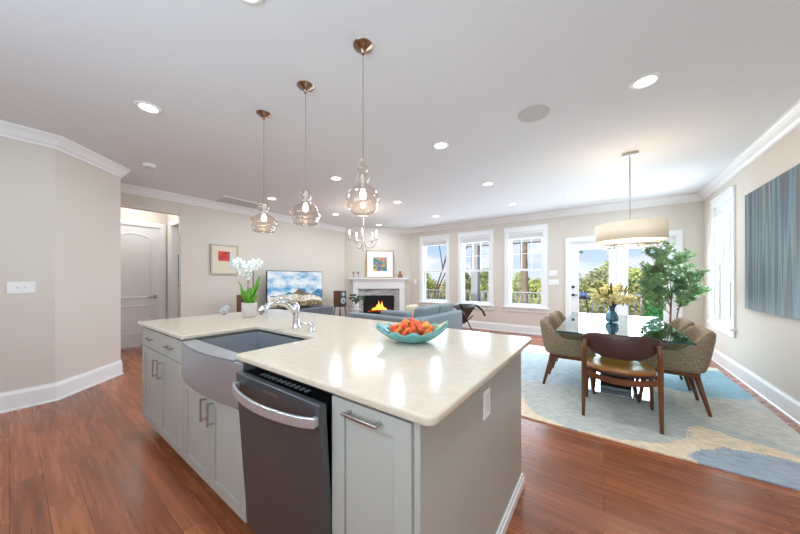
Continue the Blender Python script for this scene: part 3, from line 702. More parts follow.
scr('screen_ground', [(0, 0), (1, 0), (1, .10), (.8, .16), (.6, .12), (.4, .17), (.2, .10), (0, .13)], .005, flat_em('dark_foreground', (84, 74, 58), .8, (18, (176, 160, 124))))
M_spk = mat('speaker_wood', (120, 80, 54), .5)
def speaker(loc, label, slabel):
    t = thing('bookshelf_speaker', label, 'speaker', loc)
    MB().box(-.13, .10, -.11, .11, 0, .40).build('cabinet', M_spk, t, bevel=.006)
    fb = MB().box(.10, .125, -.11, .11, 0, .40).build('front_baffle', mat('black_baffle', (30, 30, 32), .3), t, bevel=.004)
    for z, r in ((.14, .085), (.31, .045)):
        d = MB(); d.tube([(.125, 0, z), (.131, 0, z)], [r, r * .96], 24).build('driver', mat('silver_cone', (170, 172, 178), .3, .7), fb)
        MB().ball((.131, 0, z), r * .3, (.4, 1, 1), 2).build('dust_cap', M_dark, fb, smooth=True)
    s = thing('speaker_stand', slabel, 'stand', (loc[0], loc[1], 0)); zt = loc[2]
    MB().box(-.13, .13, -.12, .12, zt - .018, zt).build('top_plate', M_dark, s, bevel=.003)
    for a in (-1, 1):
        for b in (-1, 1): MB().tube([(a * .09, b * .08, zt - .018), (a * .14, b * .16, 0)], .011, 8).build('leg', M_dark, s)
speaker((-5.66, 5.12, .56), 'wood-sided speaker with silver driver right of the television', 'black leg stand under the speaker right of the television')
speaker((-5.72, 2.72, .56), 'wood-sided speaker half hidden behind the orchid', 'black leg stand under the speaker behind the orchid')

# fireplace on the diagonal wall; local x along the wall, -y into the room
ux, uy = .7224, .6915; s0 = .995
FP = (-6.1 + ux * s0, 5.69 + uy * s0, 0); FR = math.atan2(uy, ux)
M_marble = mat('grey_marble', (176, 176, 176), .25, noise=(7, .4, 0, (1, 1, 2.5)))
fp = thing('fireplace', 'white mantel fireplace with marble surround on the angled wall', 'fireplace', FP, FR)
g = .002
MB().box(-.60, -.455, -.06, -g, 0, .985).box(.455, .60, -.06, -g, 0, .985).box(-.455, .455, -.06, -g, .79, .985).build('marble_surround', M_marble, fp)
MB().box(-.745, -.60, -.15, -g, 0, .985).build('pilaster', M_trim, fp, bevel=.004); MB().box(.60, .745, -.15, -g, 0, .985).build('pilaster', M_trim, fp, bevel=.004)
MB().box(-.745, .745, -.15, -g, .985, 1.20).build('frieze', M_trim, fp, bevel=.004)
MB().box(-.775, .775, -.18, -g, 1.20, 1.235).box(-.80, .80, -.205, -g, 1.235, 1.262).build('bed_moulding', M_trim, fp, bevel=.006)
MB().box(-.84, .84, -.235, -g, 1.262, 1.305).build('mantel_shelf', M_trim, fp, bevel=.006)
M_soot = mat('firebox_black', (24, 23, 22), .7)
MB().box(-.455, .455, -.012, -g, .20, .79).build('firebox', M_soot, fp)
MB().box(-.455, .455, -.055, -.04, .755, .79).box(-.455, -.43, -.055, -.04, .20, .755).box(.43, .455, -.055, -.04, .20, .755).box(-.455, .455, -.055, -.012, 0, .30).build('insert_frame', M_dark, fp, bevel=.002)
m = MB()
for k in range(7): m.box(-.42, .42, -.045, -.04, .56 + k * .026, .572 + k * .026)
m.build('insert_louvre', M_dark, fp)
for x, z, r in ((-.15, .33, .03), (.0, .345, .035), (.14, .33, .03)):
    MB().tube([(x - .16, -.035, z), (x + .16, -.03, z + .02)], min(r, .02), 8).build('log', mat('glowing_log', (70, 38, 22), .8, Emission_Color=srgb(255, 90, 20), Emission_Strength=.4), fp)
for k, (x, h) in enumerate(((-.17, .05), (-.11, .07), (-.05, .12), (0, .20), (.05, .12), (.09, .19), (.14, .08), (.20, .05))):
    MB().lathe([(0, .35), (.026, .37), (.034, .35 + h * .5), (.02, .35 + h), (0, .35 + h * 1.5)], (x, -.036, 0), 10, sy=.5).build('flame', emis('flame', (255, 150, 50), 3.2), fp, smooth=True)
# things on the mantel
def on_mantel(x, y=-.12, z=1.305):
    c, s = math.cos(FR), math.sin(FR); return (FP[0] + c * x - s * y, FP[1] + s * x + c * y, z)
t = thing('framed_picture', 'gold framed colourful abstract leaning on the mantel', 'picture', on_mantel(.035, -.085), FR)
tl = -.08
def lean(b): 
    for v in b.bm.verts: v.co.y += .075 * v.co.z / .80
    return b
lean(MB().box(-.40, .40, -.02, .0, 0, .025).box(-.40, .40, -.02, .0, .775, .80).box(-.40, -.375, -.02, .0, .025, .775).box(.375, .40, -.02, .0, .025, .775)).build('frame', M_wallart_frame, t, bevel=.004)
lean(MB().box(-.375, .375, -.012, -.002, .025, .775)).build('mat_board', M_paper, t)
def abstract():
    m = bpy.data.materials.new('abstract_print'); m.use_nodes = True; nt = m.node_tree; b = nt.nodes['Principled BSDF']; N = nt.nodes.new; L = nt.links.new
    t = N('ShaderNodeTexCoord'); z = N('ShaderNodeTexNoise'); z.inputs['Scale'].default_value = 6; z.inputs['Detail'].default_value = 2; z.inputs['Distortion'].default_value = 1; L(t.outputs['Object'], z.inputs['Vector'])
    r = N('ShaderNodeValToRGB'); L(z.outputs[0], r.inputs[0]); r.color_ramp.interpolation = 'CONSTANT'
    el = r.color_ramp.elements; el[0].position = 0; el[0].color = srgb(50, 110, 150); el[1].position = .42; el[1].color = srgb(86, 140, 100)
    for p, c in ((.47, (70, 130, 160)), (.51, (206, 90, 70)), (.55, (226, 190, 80)), (.60, (60, 120, 96)), (.66, (190, 110, 130))): q = el.new(p); q.color = srgb(*c)
    L(r.outputs[0], b.inputs['Base Color']); return m
lean(MB().box(-.20, .20, -.014, -.012, .20, .60)).build('print', abstract(), t)
t = thing('candle_holder', 'shorter left glass candle holder on the mantel', 'candle holder', on_mantel(-.73))
MB().lathe([(0, 0), (.035, 0), (.03, .01), (.01, .03), (.008, .10), (.025, .12), (.03, .17), (.028, .175), (0, .17)], n=16).build('holder', mat('grey_brown_glass', (150, 140, 130), .2), t, smooth=True)
dup(t, on_mantel(-.60), label='right glass candle holder on the mantel beside the gold frame')
t = thing('figurine', 'small brown pear-shaped figurine at the right end of the mantel', 'figurine', on_mantel(.62))
MB().lathe([(0, 0), (.06, 0), (.07, .03), (.06, .08), (.03, .11), (.026, .13), (.036, .155), (.025, .185), (0, .20)], n=20).build('body', mat('copper_brown', (160, 100, 66), .35, .4), t, smooth=True)
MB().tube([(.04, 0, .06), (.075, 0, .075), (.07, 0, .04)], .008, 6).build('arm', mat('copper_brown'), t, smooth=True)
# little potted plant in front of the hearth, on a stool
PX = on_mantel(-.66, -.55, 0)
t = thing('plant_stand', 'small pale plant stool in front of the fireplace', 'stool', PX)
MB().lathe([(0, .44), (.14, .44), (.14, .47), (0, .47)]).build('top', M_trim, t)
for k in range(3):
    a = 2 * PI * k / 3; MB().tube([(.09 * math.cos(a), .09 * math.sin(a), .44), (.14 * math.cos(a), .14 * math.sin(a), 0)], .012, 8).build('leg', M_trim, t)
t = thing('potted_plant', 'dark leafy houseplant in a white pot before the fireplace', 'potted plant', (PX[0], PX[1], .47))
MB().lathe([(0, 0), (.07, 0), (.09, .13), (.08, .13), (0, .11)]).build('pot', M_white, t, smooth=True)
M_dleaf = mat('dark_leaf', (40, 68, 44), .45)
for k in range(14):
    a = k * 2.4; r = .06 + .05 * (k % 3); z = .20 + .035 * (k % 5)
    m = MB(); m.tube([(0, 0, .1), (r * .5 * math.cos(a), r * .5 * math.sin(a), z), (r * math.cos(a), r * math.sin(a), z + .02)], .004, 5)
    m.ball((r * 1.3 * math.cos(a), r * 1.3 * math.sin(a), z + .02), .06, (1, 1, .45), 2); m.build('leaf', M_dleaf, t, smooth=True)

# sectional sofa (corner towards the island)
SO_ = (-2.6, 3.6, 0)
t = thing('sectional_sofa', 'grey L-shaped sectional sofa with its back to the island', 'sofa', SO_)
MB(SO_).box(-3.26, -2.02, 3.20, 4.10, .10, .42).box(-2.95, -2.02, 4.10, 4.55, .10, .42).build('base', M_sofa, t, bevel=.03, seg=3)
MB(SO_).box(-3.27, -1.98, 3.10, 3.24, .12, .745).build('long_back', M_sofa, t, bevel=.03, seg=3)
MB(SO_).box(-2.14, -1.98, 3.24, 4.60, .12, .735).build('side_back', M_sofa, t, bevel=.035, seg=3)
for a, b, z0, z1 in ((-3.22, -2.72, .42, .56), (-2.71, -2.15, .42, .56)): MB(SO_).box(a, b, 3.27, 4.10, z0, z1).build('seat_cushion', M_sofa, t, bevel=.04, seg=3)
MB(SO_).box(-2.95, -2.15, 4.11, 4.55, .42, .56).build('seat_cushion', M_sofa, t, bevel=.04, seg=3)
MB(SO_).hexa([(-2.70, 3.27, .55), (-2.20, 3.27, .55), (-2.20, 3.42, .55), (-2.70, 3.42, .55)], [(-2.70, 3.20, .81), (-2.20, 3.20, .81), (-2.20, 3.35, .81), (-2.70, 3.35, .81)]).build('back_cushion', M_sofa, t, bevel=.045, seg=4)
for y0, y1 in ((3.45, 3.98), (3.99, 4.52)):
    MB(SO_).hexa([(-2.32, y0, .55), (-2.16, y0, .55), (-2.16, y1, .55), (-2.32, y1, .55)], [(-2.24, y0, .86), (-2.08, y0, .86), (-2.08, y1, .86), (-2.24, y1, .86)]).build('back_cushion', M_sofa, t, bevel=.045, seg=4)
for x, y in ((-3.2, 3.18), (-3.2, 4.02), (-2.05, 3.18), (-2.05, 4.5)): MB(SO_).tube([(x, y, 0), (x, y, .11)], .02, 8).build('foot', M_dark, t)
o = MB().box(-.15, .15, -.05, .05, 0, .29).build('throw_pillow', mat('cream_pillow', (226, 208, 178), .9), bevel=.05, seg=4); o.location = (-2.50, 3.80, .565); o.rotation_euler = (0, 0, 1.5)
tag(o, 'cream throw pillow peeking over the sofa back cushions', 'pillow')
# lounger by the windows
t = thing('lounge_chair', 'black padded lounge chair with curved steel arms below the window', 'chair', (-2.52, 5.55, 0), PI - .35)
M_bl = mat('black_leather', (30, 30, 33), .35)
MB().tube([(-.26, -.18, .70), (-.26, .18, .70)], .075, 14).build('headrest', M_bl, t, smooth=True, bevel=.01)
MB().hexa([(-.28, -.24, .66), (-.16, -.24, .70), (-.16, .24, .70), (-.28, .24, .66)][::1], [(-.31, -.24, .72), (-.2, -.24, .76), (-.2, .24, .76), (-.31, .24, .72)]).build('headrest_cover', M_bl, t, bevel=.02)
MB().hexa([(-.27, -.24, .66), (-.20, -.24, .68), (-.20, .24, .68), (-.27, .24, .66)], [(-.02, -.24, .33), (.05, -.24, .37), (.05, .24, .37), (-.02, .24, .33)]).build('backrest', M_bl, t, bevel=.02)
MB().box(-.03, .42, -.25, .25, .31, .38).build('seat', M_bl, t, bevel=.02)
for s in (-1, 1):
    MB().tube([(-.50, s * .29, .52), (-.44, s * .29, .62), (-.30, s * .29, .71), (-.1, s * .29, .73), (.12, s * .29, .68), (.24, s * .29, .60)], .022, 10).build('armrest', M_bl, t, smooth=True)
    MB().tube([(-.34, s * .27, .012), (-.12, s * .27, .25), (.04, s * .27, .50), (.06, s * .29, .70)], .014, 8).build('frame', mat('dark_steel_tube', (92, 92, 96), .25, 1), t, smooth=True)
    MB().tube([(.42, s * .27, .012), (.30, s * .27, .30), (.0, s * .27, .34), (-.2, s * .27, .5)], .014, 8).build('frame', mat('dark_steel_tube'), t, smooth=True)
# candle chandelier
CC = (-4.07, 4.33)
t = thing('candle_chandelier', 'silver candle chandelier hanging in the living area', 'chandelier', (CC[0], CC[1], H))
MB().lathe([(0, -.03), (.03, -.03), (.06, -.01), (.065, 0)]).build('canopy', M_nickel, t, smooth=True)
MB().tube([(0, 0, -.02), (0, 0, -.55)], .007, 8).build('rod', M_nickel, t)
MB().lathe([(0, -.90), (.012, -.89), (.02, -.87), (.012, -.84), (.016, -.82), (.028, -.78), (.028, -.70), (.015, -.66), (.012, -.56), (.02, -.54), (0, -.52)], n=16).build('hub', M_nickel, t, smooth=True)
for k in range(5):
    a = 2 * PI * k / 5 + .35; c, s = math.cos(a), math.sin(a)
    ar = MB().tube([(.02 * c, .02 * s, -.72), (.10 * c, .10 * s, -.83), (.20 * c, .20 * s, -.83), (.27 * c, .27 * s, -.76), (.29 * c, .29 * s, -.67)], .008, 8).tube([(.02 * c, .02 * s, -.69), (.15 * c, .15 * s, -.675), (.285 * c, .285 * s, -.69)], .005, 6).build('arm', M_nickel, t, smooth=True)
    MB().lathe([(0, -.67), (.03, -.665), (.033, -.655), (.0, -.655)], (.29 * c, .29 * s, 0), 14).build('drip_pan', M_nickel, ar)
    MB().tube([(.29 * c, .29 * s, -.655), (.29 * c, .29 * s, -.56)], .010, 10).build('candle_sleeve', M_white, ar)
    MB().lathe([(0, -.56), (.012, -.545), (.016, -.52), (.010, -.49), (0, -.465)], (.29 * c, .29 * s, 0), 12).build('bulb', M_bulb, ar, smooth=True)
lamp('glow', 'POINT', (0, 0, -.48), 10, t, (1, .86, .7), rad=.25)

# ------------------------------------------------------------------ dining area
# rug
def in_poly(x, y, P):
    c = False; j = len(P) - 1
    for i in range(len(P)):
        if (P[i][1] > y) != (P[j][1] > y) and x < (P[j][0] - P[i][0]) * (y - P[i][1]) / (P[j][1] - P[i][1]) + P[i][0]: c = not c
        j = i
    return c
def smooth_poly(P, it=2):
    for _ in range(it):
        Q = []
        for a, b in zip(P, P[1:] + P[:1]): Q += [(a[0] * .75 + b[0] * .25, a[1] * .75 + b[1] * .25), (a[0] * .25 + b[0] * .75, a[1] * .25 + b[1] * .75)]
        P = Q
    return P
cream = (240, 218, 190); grey = (196, 197, 192); bluegrey = (166, 176, 188); teal = (150, 188, 204); beige = (212, 207, 197); pale = (232, 230, 222)
regions = [
    (smooth_poly([(-1.3, 2.6), (-1.3, 3.5), (-.75, 3.30), (-.62, 3.02), (-.5, 2.86), (-.2, 2.76), (-.1, 2.5)]), cream),
    (smooth_poly([(-.3, 2.4), (-.25, 2.78), (.1, 2.80), (.36, 2.92), (.52, 3.10), (.60, 3.36), (.62, 3.50), (.80, 3.38), (1.1, 3.30), (1.4, 3.22), (1.4, 2.4)]), cream),
    (smooth_poly([(.48, 2.55), (.50, 2.86), (.60, 3.02), (.76, 3.13), (.98, 3.18), (1.45, 3.12), (1.45, 2.5)]), bluegrey),
    (smooth_poly([(.6, 3.6), (.62, 4.55), (.90, 4.30), (1.4, 4.1), (1.4, 3.3), (1.05, 3.45)]), beige),
    (smooth_poly([(.66, 5.2), (.40, 4.75), (.60, 4.42), (.95, 4.34), (1.4, 4.62), (1.4, 5.7), (1.0, 5.6)]), teal),
    (smooth_poly([(-1.3, 3.9), (-.9, 3.72), (-.5, 3.85), (.1, 3.9), (.2, 4.6), (-.3, 5.0), (-1.3, 5.3)]), (188, 204, 212)),
    (smooth_poly([(-1.3, 5.35), (-.6, 5.2), (.2, 5.5), (1.4, 5.65), (1.4, 6.0), (-1.3, 6.0)]), pale),
]
RX0, RX1, RY0, RY1 = -1.17, 1.29, 2.765, 5.83
bm = bmesh.new(); nx, ny = 205, 255; cl = []; rj = random.Random(4)
vs = [[bm.verts.new((RX0 + (RX1 - RX0) * i / nx, RY0 + (RY1 - RY0) * j / ny, .012)) for i in range(nx + 1)] for j in range(ny + 1)]
for j in range(ny):
    for i in range(nx):
        bm.faces.new((vs[j][i], vs[j][i + 1], vs[j + 1][i + 1], vs[j + 1][i]))
        x = RX0 + (RX1 - RX0) * (i + .5) / nx; y = RY0 + (RY1 - RY0) * (j + .5) / ny
        x += .012 * math.sin(y * 31 + 2 * math.sin(x * 17)) + rj.uniform(-.02, .02); y += .01 * math.sin(x * 23) + rj.uniform(-.008, .008)
        c = grey
        for P, q in regions:
            if in_poly(x, y, P): c = q
        cl.append(srgb(*c))
b0 = [bm.verts.new((x, y, 0)) for x, y in ((RX0, RY0), (RX1, RY0), (RX1, RY1), (RX0, RY1))]
me = bpy.data.meshes.new('area_rug'); bm.to_mesh(me); bm.free()
at = me.color_attributes.new('pattern', 'FLOAT_COLOR', 'CORNER')
buf = []
for p in me.polygons: buf += list(cl[p.index]) * 4
at.data.foreach_set('color', buf)
rug = bpy.data.objects.new('area_rug', me); COL.objects.link(rug)
so = rug.modifiers.new('s', 'SOLIDIFY'); so.thickness = .011; so.offset = -1
tag(rug, 'large grey, cream and blue patterned area rug under the dining table', 'rug')
m = mat('rug_wool', (160, 160, 160), .95); nt = m.node_tree; b = nt.nodes['Principled BSDF']; N = nt.nodes.new; L = nt.links.new
a = N('ShaderNodeVertexColor'); a.layer_name = 'pattern'; tcn = N('ShaderNodeTexCoord'); mp = N('ShaderNodeMapping'); mp.inputs['Scale'].default_value = (6, 26, 6); L(tcn.outputs['Object'], mp.inputs[0])
z = N('ShaderNodeTexNoise'); z.inputs['Scale'].default_value = 2.2; z.inputs['Detail'].default_value = 8; L(mp.outputs[0], z.inputs['Vector'])
r = N('ShaderNodeValToRGB'); L(z.outputs[0], r.inputs[0]); r.color_ramp.elements[0].position = .3; r.color_ramp.elements[0].color = (.70, .71, .73, 1); r.color_ramp.elements[1].position = .7; r.color_ramp.elements[1].color = (1.22, 1.20, 1.17, 1)
x_ = N('ShaderNodeMix'); x_.data_type = 'RGBA'; x_.blend_type = 'MULTIPLY'; x_.inputs['Factor'].default_value = 1; L(a.outputs[0], x_.inputs['A']); L(r.outputs[0], x_.inputs['B']); L(x_.outputs['Result'], b.inputs['Base Color'])
me.materials.append(m)
RZ = .012
# glass table
TX0, TX1, TY0, TY1, TZ = -.395, .605, 3.235, 5.15, .75
TC = ((TX0 + TX1) / 2, (TY0 + TY1) / 2)
t = thing('dining_table', 'rectangular glass dining table on a black pedestal with chrome base', 'dining table', (TC[0], TC[1], RZ)); O = (TC[0], TC[1], RZ)
gl = thin_glass('table_glass', (200, 226, 218), .07, 0.0, 1.0, 3.2)
MB(O).prism(rr(TX0 + .02, TY0 + .02, .02, 180, 270, 4) + rr(TX1 - .02, TY0 + .02, .02, -90, 0, 4) + rr(TX1 - .02, TY1 - .02, .02, 0, 90, 4) + rr(TX0 + .02, TY1 - .02, .02, 90, 180, 4), TZ - .002, TZ).build('glass_top', gl, t)
eb = MB(O); e_ = [(TX0, TY0, TX1, TY0 + .003), (TX0, TY1 - .003, TX1, TY1), (TX0, TY0, TX0 + .003, TY1), (TX1 - .003, TY0, TX1, TY1)]
for a, b_, c, d in e_: eb.box(a, c, b_, d, TZ - .016, TZ - .0025)
eb.build('glass_edge', mat('green_glass_edge', (40, 84, 84), .1), t)
MB(O).box(TC[0] - .14, TC[0] + .14, 3.92, 4.48, RZ + .02, TZ - .03).build('pedestal', M_black, t, bevel=.004)
MB(O).box(TC[0] - .20, TC[0] + .20, 3.85, 4.55, TZ - .03, TZ - .016).build('top_plate', M_chrome, t, bevel=.002)
MB(O).box(TC[0] - .31, TC[0] + .31, 3.79, 4.60, RZ, RZ + .02).build('base_plate', M_chrome, t, bevel=.003)

# tweed armchairs: local +x is the front
def smoothstep(t): t = max(0, min(1, t)); return t * t * (3 - 2 * t)
def armchair(loc, rz, label):
    t = thing('dining_armchair', label, 'chair', loc, rz, group='tweed dining armchairs')
    # U-shaped shell
    path = []
    xf, xb, yw, rc = .24, -.235, .265, .11
    for k in range(6): path.append((xf + (xb + rc - xf) * k / 6, -yw))
    for k in range(7): a = math.radians(-90 - 90 * k / 6); path.append((xb + rc + rc * math.cos(a), -yw + rc + rc * math.sin(a)))
    for k in range(1, 6): path.append((xb, -yw + rc + (2 * yw - 2 * rc) * k / 6))
    half = path[:]
    for k in range(7): a = math.radians(180 - 90 * k / 6); path.append((xb + rc + rc * math.cos(a), yw - rc + rc * math.sin(a)))
    for k in range(1, 7): path.append((xb + rc + (xf - xb - rc) * k / 6, yw))
    n = len(path); mb = MB(); rings = []
    for i, (x, y) in enumerate(path):
        p = Vector(path[max(i - 1, 0)]); q = Vector(path[min(i + 1, n - 1)]); d = (q - p).normalized(); nv = Vector((-d.y, d.x))  # left of travel
        # inside of the U: travel goes back along -y side then +y -> inside is to the right/left
        c = Vector((0, 0)); inn = nv if (c - Vector((x, y))).dot(nv) > 0 else -nv
        bk = smoothstep((-.06 - x) / .13)          # 0 on the arms, 1 at the back
        top = .575 + .20 * bk; lean_ = -.05 * bk
        pts = []
        for o_, z, le in ((-.03, .375, 0), (-.036, .45, .2), (-.034, top - .05, 1), (-.026, top - .012, 1), (-.0, top, 1), (.026, top - .012, 1), (.03, top - .05, 1), (.03, .47, .2), (.03, .375, 0)):
            tap = -.02 * (1 - min(1, (z - .375) / .15))
            px = x + inn.x * (o_ - tap * (1 if o_ < 0 else 0)) + lean_ * le; py = y + inn.y * (o_ - tap * (1 if o_ < 0 else 0))
            pts.append(mb._v((px, py, z)))
        rings.append(pts)
    for a, b in zip(rings, rings[1:]):
        for j in range(len(a)): mb.bm.faces.new((a[j], a[(j + 1) % len(a)], b[(j + 1) % len(a)], b[j]))
    mb.bm.faces.new(rings[0][::-1]); mb.bm.faces.new(rings[-1])
    mb.build('shell', M_tweed, t, smooth=True, sub=1)
    MB().box(-.20, .245, -.235, .235, .375, .475).build('seat_cushion', M_tweed, t, bevel=.03, seg=3)
    MB().box(-.20, .22, -.225, .225, .335, .376).build('seat_frame', M_walnut, t, bevel=.004)
    for sx_, fx in ((-.175, -.265), (.18, .235)):
        for sy_ in (-1, 1):
            MB().tube([(sx_, sy_ * .19, .36), (fx, sy_ * .215, 0)], [.026, .014], 10).build('leg', M_walnut, t, smooth=True)
    return t
AC = armchair((-.32, 3.96, RZ + .004), 0, 'near left tweed armchair at the glass table, nearest the kitchen island')
dup(AC, (-.32, 4.69, RZ + .004), 0, 'far left tweed armchair at the glass table, on the window side')
dup(AC, (.525, 3.96, RZ + .004), PI, 'near right tweed armchair at the glass table, large in front of the right wall')
dup(AC, (.525, 4.70, RZ + .004), PI, 'far right tweed armchair at the glass table, mostly hidden beside the tree')
# wooden chair, local +y is the front
t = thing('wooden_dining_chair', 'walnut chair with dark curved backrest at the near end of the table', 'chair', (.115, 3.36, RZ + .003))
for s in (-1, 1):
    MB().tube([(s * .268, -.26, 0), (s * .262, -.245, .42), (s * .262, -.245, .60), (s * .25, -.262, .70)], [.013, .021, .02, .016], 10).build('leg', M_walnut, t, smooth=True)
    MB().tube([(s * .262, .25, 0), (s * .25, .235, .40)], [.013, .02], 10).build('leg', M_walnut, t, smooth=True)
    MB().tube([(s * .262, -.24, .385), (s * .25, .235, .385)], [.016, .016], 8).build('side_rail', M_walnut, t, smooth=True)
m = MB(); pr = []
for k in range(15):
    u = -1 + 2 * k / 14; x = .25 * u; y = -.245 - .035 * (1 - u * u); zc = .40 - .035 * (1 - u * u)
    pr.append([m._v((x, y + dy_, zc + dz)) for dy_, dz in ((-.011, -.024), (.011, -.024), (.011, .024), (-.011, .024))])
for a, b in zip(pr, pr[1:]):
    for j in range(4): m.bm.faces.new((a[j], a[(j + 1) % 4], b[(j + 1) % 4], b[j]))
m.bm.faces.new(pr[0][::-1]); m.bm.faces.new(pr[-1]); m.build('rear_rail', M_walnut, t)
MB().box(-.24, .24, .225, .25, .36, .405).build('front_rail', M_walnut, t, bevel=.003)
# seat: upholstered pad, rounded, dark rim and amber leather face
sp_ = [(.27 * math.copysign(abs(math.cos(a)) ** .65, math.cos(a)), .265 * math.copysign(abs(math.sin(a)) ** .7, math.sin(a))) for a in [2 * PI * k / 40 for k in range(40)]]
MB().prism([(x * .95, y * .95) for x, y in sp_], .405, .435).build('seat_rim', M_leather_dark, t, bevel=.010)
m = MB(); rings = []
for r_, z in ((1.0, .432), (1.0, .445), (.95, .458), (.8, .462), (.5, .456), (.2, .452)): rings.append([m._v((x * r_ * .96, y * r_ * .96, z)) for x, y in sp_])
for a, b in zip(rings, rings[1:]):
    for j in range(40): m.bm.faces.new((a[j], a[(j + 1) % 40], b[(j + 1) % 40], b[j]))
m.bm.faces.new(rings[-1]); m.bm.faces.new(rings[0][::-1]); m.build('seat_pad', M_leather_tan, t, smooth=True)
# curved backrest: wraps forward at the ends
m = MB(); rings = []
for k in range(25):
    u = -1 + 2 * k / 24; a = u * math.radians(62); R_ = .31
    x = R_ * math.sin(a) * .98; y = -.31 + R_ * (1 - math.cos(a)) * .75
    hh = .105 * (1 - abs(u) ** 3.2 * .72); zc = .67 + .035 * (u * u) ; th = .014
    nx_, ny_ = -math.sin(a), math.cos(a)
    ring = []
    for q in range(12):
        b = 2 * PI * q / 12
        o_ = th * math.cos(b); zz = hh * math.copysign(abs(math.sin(b)) ** .7, math.sin(b))
        ring.append(m._v((x + nx_ * o_, y + ny_ * o_, zc + zz)))
    rings.append(ring)
for a, b in zip(rings, rings[1:]):
    for j in range(12): m.bm.faces.new((a[j], a[(j + 1) % 12], b[(j + 1) % 12], b[j]))
m.bm.faces.new(rings[0][::-1]); m.bm.faces.new(rings[-1]); m.build('backrest', M_leather_dark, t, smooth=True)
for s in (-1, 1): MB().tube([(s * .262, -.16, .712), (s * .265, -.08, .708)], [.03, .022], 12).build('arm_tip', M_walnut, t, smooth=True, bevel=.004)

# vase and bouquet
VX, VY = .08, 4.24
t = thing('glass_vase', 'blue-grey glass vase on the middle of the glass table', 'vase', (VX, VY, TZ))
MB().lathe([(0, .004), (.045, 0), (.062, .02), (.068, .06), (.058, .10), (.036, .14), (.030, .17), (.044, .205), (.048, .212), (.044, .215), (.028, .175), (.032, .14), (.052, .10), (.06, .06), (.055, .025), (0, .012)], n=32).build('vase_body', mat('smoky_blue_glass', (150, 176, 188), .08, Transmission_Weight=.7, IOR=1.3), t, smooth=True)
t = thing('flower_bouquet', 'bunch of yellow blossoms with green tips in the glass vase', 'flowers', (VX, VY, TZ + .02))
M_yel = mat('yellow_blossom', (244, 222, 156), .8, noise=(25, .25, 0)); M_fg = mat('fern_green', (84, 104, 60), .7)
rb = random.Random(5); st = MB(); bl = [MB() for _ in range(80)]; lf = MB()
for k in range(80):
    a = rb.uniform(0, 2 * PI); r = .21 * rb.random() ** .5; z = .22 + .22 * rb.random() * (1 - (r / .26) ** 2) + rb.uniform(-.03, .02)
    tip = (r * math.cos(a) , r * math.sin(a), z); st.tube([(0, 0, .02), (tip[0] * .15, tip[1] * .15, .19), tip], .002, 4)
    for q in range(9): bl[k].ball((tip[0] + rb.uniform(-.02, .02), tip[1] + rb.uniform(-.02, .02), tip[2] + rb.uniform(-.02, .02)), rb.uniform(.011, .019), sub=1, jit=.2)
st.build('stem', M_fg, t)
for b in bl: b.build('blossom_cluster', M_yel, t)
for k in range(26):
    a = rb.uniform(0, 2 * PI); r = .05 + .15 * rb.random(); base = (r * math.cos(a), r * math.sin(a), .32 + rb.uniform(-.04, .08))
    blade(lf, base, (math.cos(a) + .01, math.sin(a)), .09, .012, 1.1, .2, 4)
lf.build('green_tips', M_fg, t)
# olive tree in a pot
TX, TY = .84, 5.95
t = thing('potted_olive_tree', 'tall green olive tree in a pot beside the patio door', 'potted tree', (TX, TY, 0))
MB().lathe([(0, 0), (.13, 0), (.17, .30), (.175, .34), (.155, .34), (.15, .30), (0, .30)], n=32).build('pot', M_white, t, smooth=True)
MB().lathe([(0, .305), (.148, .30)], n=24).build('soil', mat('soil', (60, 46, 36), 1), t)
rb = random.Random(11); br = MB(); lv = MB()
def twig(p, d, ln, r, dep):
    p = Vector(p); d = Vector(d).normalized(); pts = [p]; n_ = 6
    for k in range(n_):
        d = (d + Vector((rb.uniform(-1, 1), rb.uniform(-1, 1), rb.uniform(-.3, .6))) * .13).normalized(); pts.append(pts[-1] + d * ln / n_)
    br.tube(pts, [r * (1 - .7 * k / n_) for k in range(n_ + 1)], 5, caps=False)
    for k in range(1, n_ + 1):
        q = pts[k]
        if dep < 2 and k > 0:
            for _ in range(2 if k % 2 else (1 if dep else 0)):
                a = rb.uniform(0, 2 * PI); sd = (d * .75 + Vector((math.cos(a), math.sin(a), rb.uniform(-.2, .5))) * .8).normalized()
                twig(q, sd, ln * rb.uniform(.32, .5), r * .5, dep + 1)
        if dep > 0:
            for _ in range(3):
                v = (d * .7 + Vector((rb.uniform(-1, 1), rb.uniform(-1, 1), rb.uniform(-.5, .9)))).normalized()
                sw = v.cross(Vector((rb.uniform(-1, 1), rb.uniform(-1, 1), rb.uniform(-1, 1)))).normalized() * rb.uniform(.008, .014); ll = rb.uniform(.04, .075); o_ = q + (pts[k - 1] - q) * rb.random()
                lv.quad([o_, o_ + v * ll * .5 + sw, o_ + v * ll, o_ + v * ll * .5 - sw])
br.tube([(0, 0, .28), (-.01, 0, .6), (.0, 0, .95)], [.016, .013, .011], 8, caps=False)
br.tube([(.02, 0, .28), (.05, .0, .6), (.10, -.02, .95)], [.011, .010, .008], 8, caps=False)
for p_, d_, l_ in (((0, 0, .90), (-.15, 0, 1), 1.15), ((0, 0, .85), (-.55, -.1, 1), 1.15), ((0, 0, .72), (-.8, -.2, .9), .80), ((0, 0, .95), (.12, .1, 1), .85), ((.10, -.02, .85), (.5, -.15, .9), .70), ((.06, -.0, .80), (.75, -.3, .9), .5), ((0, 0, .82), (-.3, .4, .9), .85)):
    twig(p_, d_, l_ * .68, .007, 0)
br.build('trunk', M_bark, t, smooth=True); lv.build('foliage', M_leaf, t)
